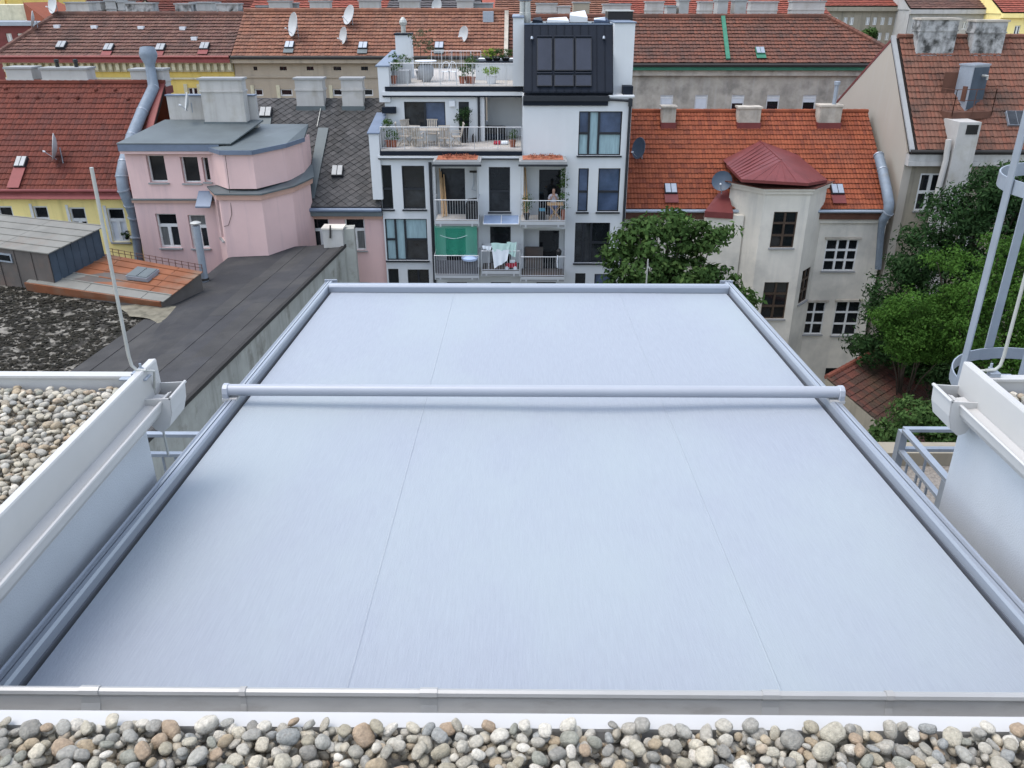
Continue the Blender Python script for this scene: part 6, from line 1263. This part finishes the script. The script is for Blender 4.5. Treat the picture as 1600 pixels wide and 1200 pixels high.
t = thing('lantern', 'small black lantern on the lower terrace floor by the downpipe', 'lantern', (X_(740, 218, 42.0), 42.0, z1)); lx = X_(740, 218, 42.0); MB().box(lx - .09, lx + .09, 41.92, 42.08, z1, z1 + .28).build('body', black_plastic, t); MB().lathe([(.12, 0), (.03, .12)], (lx, 42.0, z1 + .281), 4).build('cap', black_plastic, t)
t = thing('cushion', 'red and white cushion lying on the lower terrace by the loggia', 'cushion', (X_(781, 222, 41.4), 41.4, z1)); lx = X_(781, 222, 41.4); MB().box(lx - .3, lx + .05, 41.2, 41.6, z1, z1 + .14).build('red_half', red_paint, t, bevel=.05); MB().box(lx + .06, lx + .4, 41.2, 41.6, z1, z1 + .14).build('white_half', cloth_white, t, bevel=.05)
t = thing('covered_planter', 'round grey covered urn under a pale table top on the upper terrace', 'urn', (X_(666, 118, 44.2), 44.2, z2)); lx = X_(666, 118, 44.2); MB().lathe([(.18, 0), (.38, .3), (.40, .65), (.30, .8)], (lx, 44.2, z2), 14).build('urn', grey_pot, t, smooth=True); MB().lathe([(.55, .0), (.55, .04)], (lx, 44.2, z2 + .95), 16).build('table_top', blind, t); MB().tube([(lx, 44.2, z2 + .8), (lx, 44.2, z2 + .95)], .05, 6).build('stem', grey_pot, t)
for k, px in enumerate((697, 707)):
    lx = X_(px, 118, 44.6); t = thing('wire_chair', ('white wire chair on the upper terrace, left of the two', 'white wire chair on the upper terrace, right of the two')[k], 'chair', (lx, 44.6, z2), 'white wire chairs')
    MB().lathe([(.24, .43), (.24, .45)], (lx, 44.6, z2), 12).build('seat', blind, t); m = MB(); m.tube([(lx + .24 * math.cos(R(q)), 44.6 + .24 * math.sin(R(q)), z2 + .45 + .45 * math.sin(R(q))) for q in range(0, 181, 20)], .014, 5); m.build('backrest', blind, t)
    for q in (45, 135, 225, 315): MB().tube([(lx + .2 * math.cos(R(q)), 44.6 + .2 * math.sin(R(q)), z2 + .43), (lx + .26 * math.cos(R(q)), 44.6 + .26 * math.sin(R(q)), z2)], .013, 5).build('leg', blind, t)
# upper left balcony
a, b, z = B1; z += .034
for k, (x0, x1, h) in enumerate(((.10, .30, 2.05), (.17, .36, 1.9), (.24, .44, 1.6), (.30, .50, 1.75))):
    t = thing('wooden_pole', ('longest wooden pole leaning at the left of the upper left balcony', 'second wooden pole from the left on the upper left balcony', 'shortest wooden pole leaning on the upper left balcony', 'rightmost wooden pole leaning on the upper left balcony')[k], 'pole', (a + x1, 39.3, z), 'wooden poles leaning on the left balcony'); MB().tube([(a + x1, 39.3 + .05 * k, z + .03), (a + x0, 40.7, z + h)], .03, 6).build('shaft', wood_pole, t)
    MB().lathe([(.034, 0), (.034, .04)], (a + x1, 39.3 + .05 * k, z), 6).build('foot_cap', wood, t)
t = thing('covered_grill', 'black covered grill in the right corner of the upper left balcony', 'grill', (b - .35, 39.2, z)); MB().prism([(b - .62, 38.95), (b - .06, 38.95), (b - .06, 39.55), (b - .62, 39.55)], z, z + .72).build('cover', black_plastic, t, bevel=.04); MB().prism([(b - .56, 39.0), (b - .1, 39.0), (b - .1, 39.5), (b - .56, 39.5)], z + .72, [z + .86, z + .92, z + .92, z + .86]).build('hood', black_plastic, t, bevel=.04)
t = thing('wall_hook', 'metal wall hook with hanging tools on the upper left balcony wall', 'wall hook', (b - .35, 40.7, z + 1.2)); MB().box(b - .5, b - .1, 40.66, 40.79, z + 1.85, z + 1.93).build('bar', iron, t); MB().tube([(b - .3, 40.7, z + 1.85), (b - .3, 40.7, z + 1.3), (b - .4, 40.65, z + 1.05), (b - .2, 40.65, z + 1.0)], .02, 5).build('hose', galv, t)
for nm, (a_, b_, z_) in (('left', B1), ('right', B3)):
    x = (b_ - .42) if nm == 'left' else (a_ + .45); t = thing('balcony_lamp', 'square white lamp on the %s upper balcony wall' % nm, 'lamp', (x, 40.75, z_ + 2.2)); MB().box(x - .15, x + .15, 40.70, 40.798, z_ + 2.28, z_ + 2.46).build('shade', blind, t, bevel=.01); MB().box(x - .17, x + .17, 40.73, 40.797, z_ + 2.462, z_ + 2.49).build('bracket', anth_frame, t)
# green privacy net, tub of laundry, towels, toy car below
a, b, z = B1L; z += .034; t = thing('privacy_net', 'sheer green privacy net stretched across the lower left balcony', 'net', (a, 38.76, z + 1.0))
m = MB(); nx, nz = 24, 12
for j in range(nz + 1):
    for i in range(nx + 1): m.v.append(Vector((a + .05 + (b - a - .1) * i / nx, 38.80 + .05 * math.sin(i * .9) * (1 - j / nz) , z + .95 + 1.5 * j / nz - .05 * math.sin(math.pi * i / nx) * (j / nz))))
for j in range(nz):
    for i in range(nx): k = j * (nx + 1) + i; m.f.append((k, k + 1, k + nx + 2, k + nx + 1))
m.build('net', net_green, t, smooth=True); m = MB(); m.tube([(a + .3 + 1.3 * q / 8, 38.79, z + 1.95 - .16 * math.sin(math.pi * q / 8)) for q in range(9)], .012, 4); m.build('cord', blind, t)
t = thing('reed_screen', 'grey screen tied behind the lower left balcony railing', 'screen', (a, 38.80, z)); first = None
for k in range(18):
    x = a + .05 + (b - a - .1) * k / 18
    if first is None: first = MB().box(x, x + (b - a) / 19.5, 38.785, 38.80, z + .05, z + .72).build('slat', M('grey_slat', (0.10, 0.10, 0.11), var=.2), t); p0 = x
    else: inst(first, t, offset=(x - p0, 0, 0))
t = thing('laundry_tub', 'pale blue laundry heaped on the lower left balcony screen', 'laundry', (b - .4, 38.9, z + .7)); m = MB(); m.lathe([(.05, 0), (.38, .03), (.42, .14), (.30, .25), (.06, .30)], (b - .42, 38.95, z + .68), 12); m.build('cloth', cloth_blue, t, smooth=True); MB().box(b - .75, b - .1, 38.83, 39.2, z + .45, z + .679).build('tub', blind, t)
a, b, z = B2L; z += .034
t = thing('drying_rack', 'white drying rack standing on the middle balcony', 'drying rack', (a + .8, 39.2, z)); m = MB()
for k in range(6): m.tube([(a + .15, 38.95 + k * .11, z + 1.12), (b - .35, 38.95 + k * .11, z + 1.12)], .009, 4)
m.build('wire', blind, t)
for sx in (a + .3, b - .6): MB().tube([(sx, 38.95, z), (sx, 39.5, z + 1.1)], .014, 5).build('leg', blind, t); MB().tube([(sx, 39.5, z), (sx, 38.95, z + 1.1)], .014, 5).build('leg', blind, t)
def cloth(x0, x1, zt, drop0, drop1, y, mat, label, nm='towel'):
    m = MB(); nx, nz = 14, 8
    for j in range(nz + 1):
        for i in range(nx + 1):
            u = i / nx; d = (drop0 + (drop1 - drop0) * u) * j / nz; m.v.append(Vector((x0 + (x1 - x0) * (u * (1 - .25 * j / nz) + .12 * j / nz), y - .03 * math.sin(u * 14) * (j / nz), zt - d + .02 * math.sin(u * 7))))
    for j in range(nz):
        for i in range(nx): k = j * (nx + 1) + i; m.f.append((k, k + 1, k + nx + 2, k + nx + 1))
    n = len(m.v); m.v += [v + Vector((0, .012, 0)) for v in m.v]; m.f += [tuple(n + q for q in reversed(f)) for f in m.f[:]]
    o = m.build(nm, mat, None, smooth=True, loc=(x0, y, zt)); tag(o, label, 'laundry', 'laundry on the middle balcony'); return o
cloth(a + .45, b - .42, z + 1.36, .42, .30, 38.70, cloth_mint, 'mint green towel spread over the drying rack')
cloth(a + .5, b - .5, z + 1.05, .95, .55, 38.69, cloth_white, 'white cloth hanging down over the middle balcony rail')
cloth(b - .62, b - .15, z + 1.4, .55, .75, 38.72, cloth_mint, 'mint towel hanging at the right of the drying rack')
cloth(a + .02, a + .5, z + 1.22, .16, .2, 38.72, cloth_white, 'white folded cloth at the left of the drying rack')
t = thing('toy_car', 'red ride on toy car at the right of the middle balcony', 'toy car', (b - .42, 38.95, z)); x = b - .42
MB().prism([(x - .26, 38.86), (x + .28, 38.86), (x + .28, 39.1), (x - .26, 39.1)], z + .09, [z + .26, z + .34, z + .34, z + .26]).build('body', red_paint, t, bevel=.03); MB().box(x - .05, x + .18, 38.88, 39.08, z + .33, z + .44).build('seat', cloth_white, t, bevel=.02)
for sx in (-.2, .2):
    for sy in (38.84, 39.1): MB().lathe([(.085, -.02), (.085, .02)], (x + sx, sy, z + .087), 12, (0, 1, 0)).build('wheel', cloth_white, t)
# upper right balcony: poles, table, person, plants
a, b, z = B3; z += .034
for k, (x0, x1, h) in enumerate(((.12, .22, 2.3), (.20, .38, 2.1))):
    t = thing('bamboo_pole', ('taller bamboo pole leaning in the left corner of the upper right balcony', 'shorter bamboo pole leaning in the left corner of the upper right balcony')[k], 'pole', (a + x1, 39.1, z), 'bamboo poles'); MB().tube([(a + x1, 39.5, z), (a + x0 + .02, 40.72, z + h)], .035, 6).build('shaft', wood_pole, t); MB().tube([(a + x1 - .1, 39.6, z), (a + x0 + .05, 40.74, z + h - .1)], .02, 6).build('side_cane', wood_pole, t)
t = thing('balcony_table', 'small wooden folding table on the upper right balcony', 'table', (b - .5, 39.05, z)); MB().box(b - .85, b - .08, 38.82, 39.32, z + .72, z + .76).build('tabletop', wood_pole, t)
for y in (38.88, 39.26): MB().tube([(b - .75, y, z), (b - .2, y, z + .715)], .018, 5).build('leg', wood_pole, t); MB().tube([(b - .2, y, z), (b - .75, y, z + .715)], .018, 5).build('leg', wood_pole, t)
t = thing('balcony_box', 'dark box with a blue lid on the upper right balcony', 'storage box', (a + 1.0, 39.1, z)); MB().box(a + .85, b - .9, 38.9, 39.4, z, z + .42).build('box', black_plastic, t); MB().box(a + .9, b - .95, 38.95, 39.35, z + .422, z + .48).build('lid', M('blue_lid', (0.05, 0.22, 0.32), rough=.5), t)
plant(a + .3, 39.0, z, 'bushy plant in the left corner of the upper right balcony', r=.14, h=.3, ph=.85, pw=.26, leaf=lf_mid, n=380, size=.09, seed=41, pot=black_plastic)
plant(b - .10, 39.75, z, 'tall climbing plant at the right side of the upper right balcony', r=.12, h=.25, ph=2.1, pw=.14, leaf=lf_mid, n=420, size=.11, seed=42, pot=black_plastic)
plant(b + .06 - .15, 38.95, z, 'arching plant reaching over the right end of the upper right balcony rail', r=.10, h=.5, ph=.85, pw=.25, leaf=lf_pot, n=180, size=.09, seed=43)
def person(x, y, z):
    z0 = z; z = z - .42
    t = thing('person', 'person in a pale top sitting behind the balcony table, hands raised to the face', 'person', (x, y, z0))
    def skin(name, verts, edges, rad, mat, root=0, sub=2):
        me = bpy.data.meshes.new(name); off = origin(t); me.from_pydata([tuple(Vector(v) + Vector((x, y, z)) - off) for v in verts], edges, []); me.materials.append(mat)
        o = bpy.data.objects.new(name, me); C.objects.link(o); o.parent = t; md = o.modifiers.new('skin', 'SKIN'); md.use_smooth_shade = True
        lay = me.skin_vertices[0] if me.skin_vertices else None
        if lay is None:
            import bmesh
            bm = bmesh.new(); bm.from_mesh(me); L = bm.verts.layers.skin.verify()
            for v, r in zip(bm.verts, rad): v[L].radius = r if isinstance(r, tuple) else (r, r); v[L].use_root = (v.index == root)
            bm.to_mesh(me); bm.free()
        else:
            for i, r in enumerate(rad): lay.data[i].radius = r if isinstance(r, tuple) else (r, r); lay.data[i].use_root = i == root
        s = o.modifiers.new('sub', 'SUBSURF'); s.levels = sub; s.render_levels = sub; return o
    # pelvis, spine, neck, head; arms bent with hands at the mouth; legs
    V = [(0, 0, .92), (0, 0, 1.10), (0, -.01, 1.28), (0, -.01, 1.40), (0, -.02, 1.47), (0, -.05, 1.56), (0, -.05, 1.66), (0, -.04, 1.72)]
    Eg = [(i, i + 1) for i in range(7)]; r = [(.15, .11), (.13, .10), (.15, .10), (.12, .08), .05, (.075, .085), (.078, .092), .05]
    for s in (-1, 1):
        n = len(V); V += [(s * .17, -.01, 1.38), (s * .24, -.05, 1.14), (s * .12, -.22, 1.28), (s * .04, -.19, 1.42), (s * .025, -.175, 1.47)]; Eg += [(3, n), (n, n + 1), (n + 1, n + 2), (n + 2, n + 3), (n + 3, n + 4)]; r += [.06, .045, .036, .035, .02]
        n = len(V); V += [(s * .09, -.05, .92), (s * .11, -.40, .92), (s * .11, -.42, .51), (s * .11, -.52, .455)]; Eg += [(0, n), (n, n + 1), (n + 1, n + 2), (n + 2, n + 3)]; r += [.085, .058, .042, .035]
    skin('body', V, Eg, r, skin_m)
    V = [(0, 0, .90), (0, 0, 1.10), (0, -.01, 1.28), (0, -.01, 1.41)]; Eg = [(0, 1), (1, 2), (2, 3)]; r = [(.165, .125), (.145, .115), (.165, .115), (.12, .085)]
    for s in (-1, 1): n = len(V); V += [(s * .175, -.01, 1.38), (s * .225, -.04, 1.20)]; Eg += [(3, n), (n, n + 1)]; r += [.074, .062]
    skin('shirt', V, Eg, r, shirt_m)
    V = [(0, 0, .93)]; Eg = []; r = [(.16, .122)]
    for s in (-1, 1): n = len(V); V += [(s * .09, -.05, .92), (s * .11, -.40, .92), (s * .11, -.42, .54)]; Eg += [(0, n), (n, n + 1), (n + 1, n + 2)]; r += [.097, .07, .06]
    skin('trousers', V, Eg, r, jeans_m)
    skin('hair', [(0, .02, 1.60), (0, .0, 1.69), (0, -.05, 1.745)], [(0, 1), (1, 2)], [(.075, .06), (.088, .085), (.07, .06)], hair_m)
    MB().lathe([(.012, 0), (.017, .02), (.008, .035)], (x, y - .145, z + 1.585), 6, (0, -1, -.2)).build('nose', skin_m, t)
    for s in (-1, 1):
        MB().lathe([(.006, -.004), (.012, 0), (.004, .006)], (x + s * .03, y - .135, z + 1.625), 6, (0, -1, 0)).build('eye', hair_m, t)
        for k in range(4): MB().tube([(x + s * (.018 + .012 * k), y - .19, z + 1.46), (x + s * (.014 + .011 * k), y - .20, z + 1.505), (x + s * (.008 + .008 * k), y - .175, z + 1.535 - .004 * abs(k - 1.5))], [.009, .0085, .007], 6).build('finger', skin_m, t, smooth=True)
        MB().tube([(x + s * .012, y - .165, z + 1.45), (x + s * .004, y - .16, z + 1.50)], [.01, .008], 6).build('thumb', skin_m, t, smooth=True)
    return t
px_ = at(865, 305, 39.85).x; person(px_, 39.85, z)
t = thing('balcony_chair', 'dark chair under the person on the upper right balcony', 'chair', (px_, 39.88, z)); MB().box(px_ - .22, px_ + .22, 39.68, 40.09, z + .36, z + .40).build('seat', black_plastic, t); MB().box(px_ - .22, px_ + .22, 40.092, 40.12, z + .40, z + .80).build('backrest', black_plastic, t)
for sx in (-.19, .19):
    for sy in (39.71, 40.06): MB().box(px_ + sx - .018, px_ + sx + .018, sy - .018, sy + .018, z, z + .359).build('leg', black_plastic, t)
# lower right balcony
a, b, z = B3L; z += .034
t = thing('balcony_bench', 'brown wooden bench chest on the lower right balcony', 'bench', (a + .6, 40.2, z)); MB().box(a + .2, a + 1.1, 40.0, 40.55, z, z + .45).build('chest', rust_side, t); MB().box(a + .2, a + 1.1, 40.45, 40.57, z + .452, z + .95).build('backrest', rust_side, t)
t = thing('hanging_bag', 'dark bag and pale strap hung at the right of the lower right balcony rail', 'bag', (b - .3, 38.85, z + 1.1)); MB().lathe([(.04, -.2), (.13, -.12), (.14, .05), (.05, .16)], (b - .3, 38.86, z + 1.18), 10).build('bag', black_plastic, t, smooth=True); MB().tube([(b - .36, 38.68, z + 1.05), (b - .38, 38.66, z + .75), (b - .36, 38.66, z + .45)], .03, 6).build('strap', cloth_white, t)
t = thing('window_plant', 'small dark plant on the right sill of the yellow house', 'potted plant', at(199, 373, 38.9)); p = at(199, 374, 38.9); MB().lathe([(.07, 0), (.10, .12)], p, 8).build('pot', black_plastic, t); leaf_obj('foliage', leaves([((p.x, p.y, p.z + .25), (.18, .12, .14))], 120, .09, .08, 10, .3, 51), lf_dark, t)['kind'] = 'stuff'
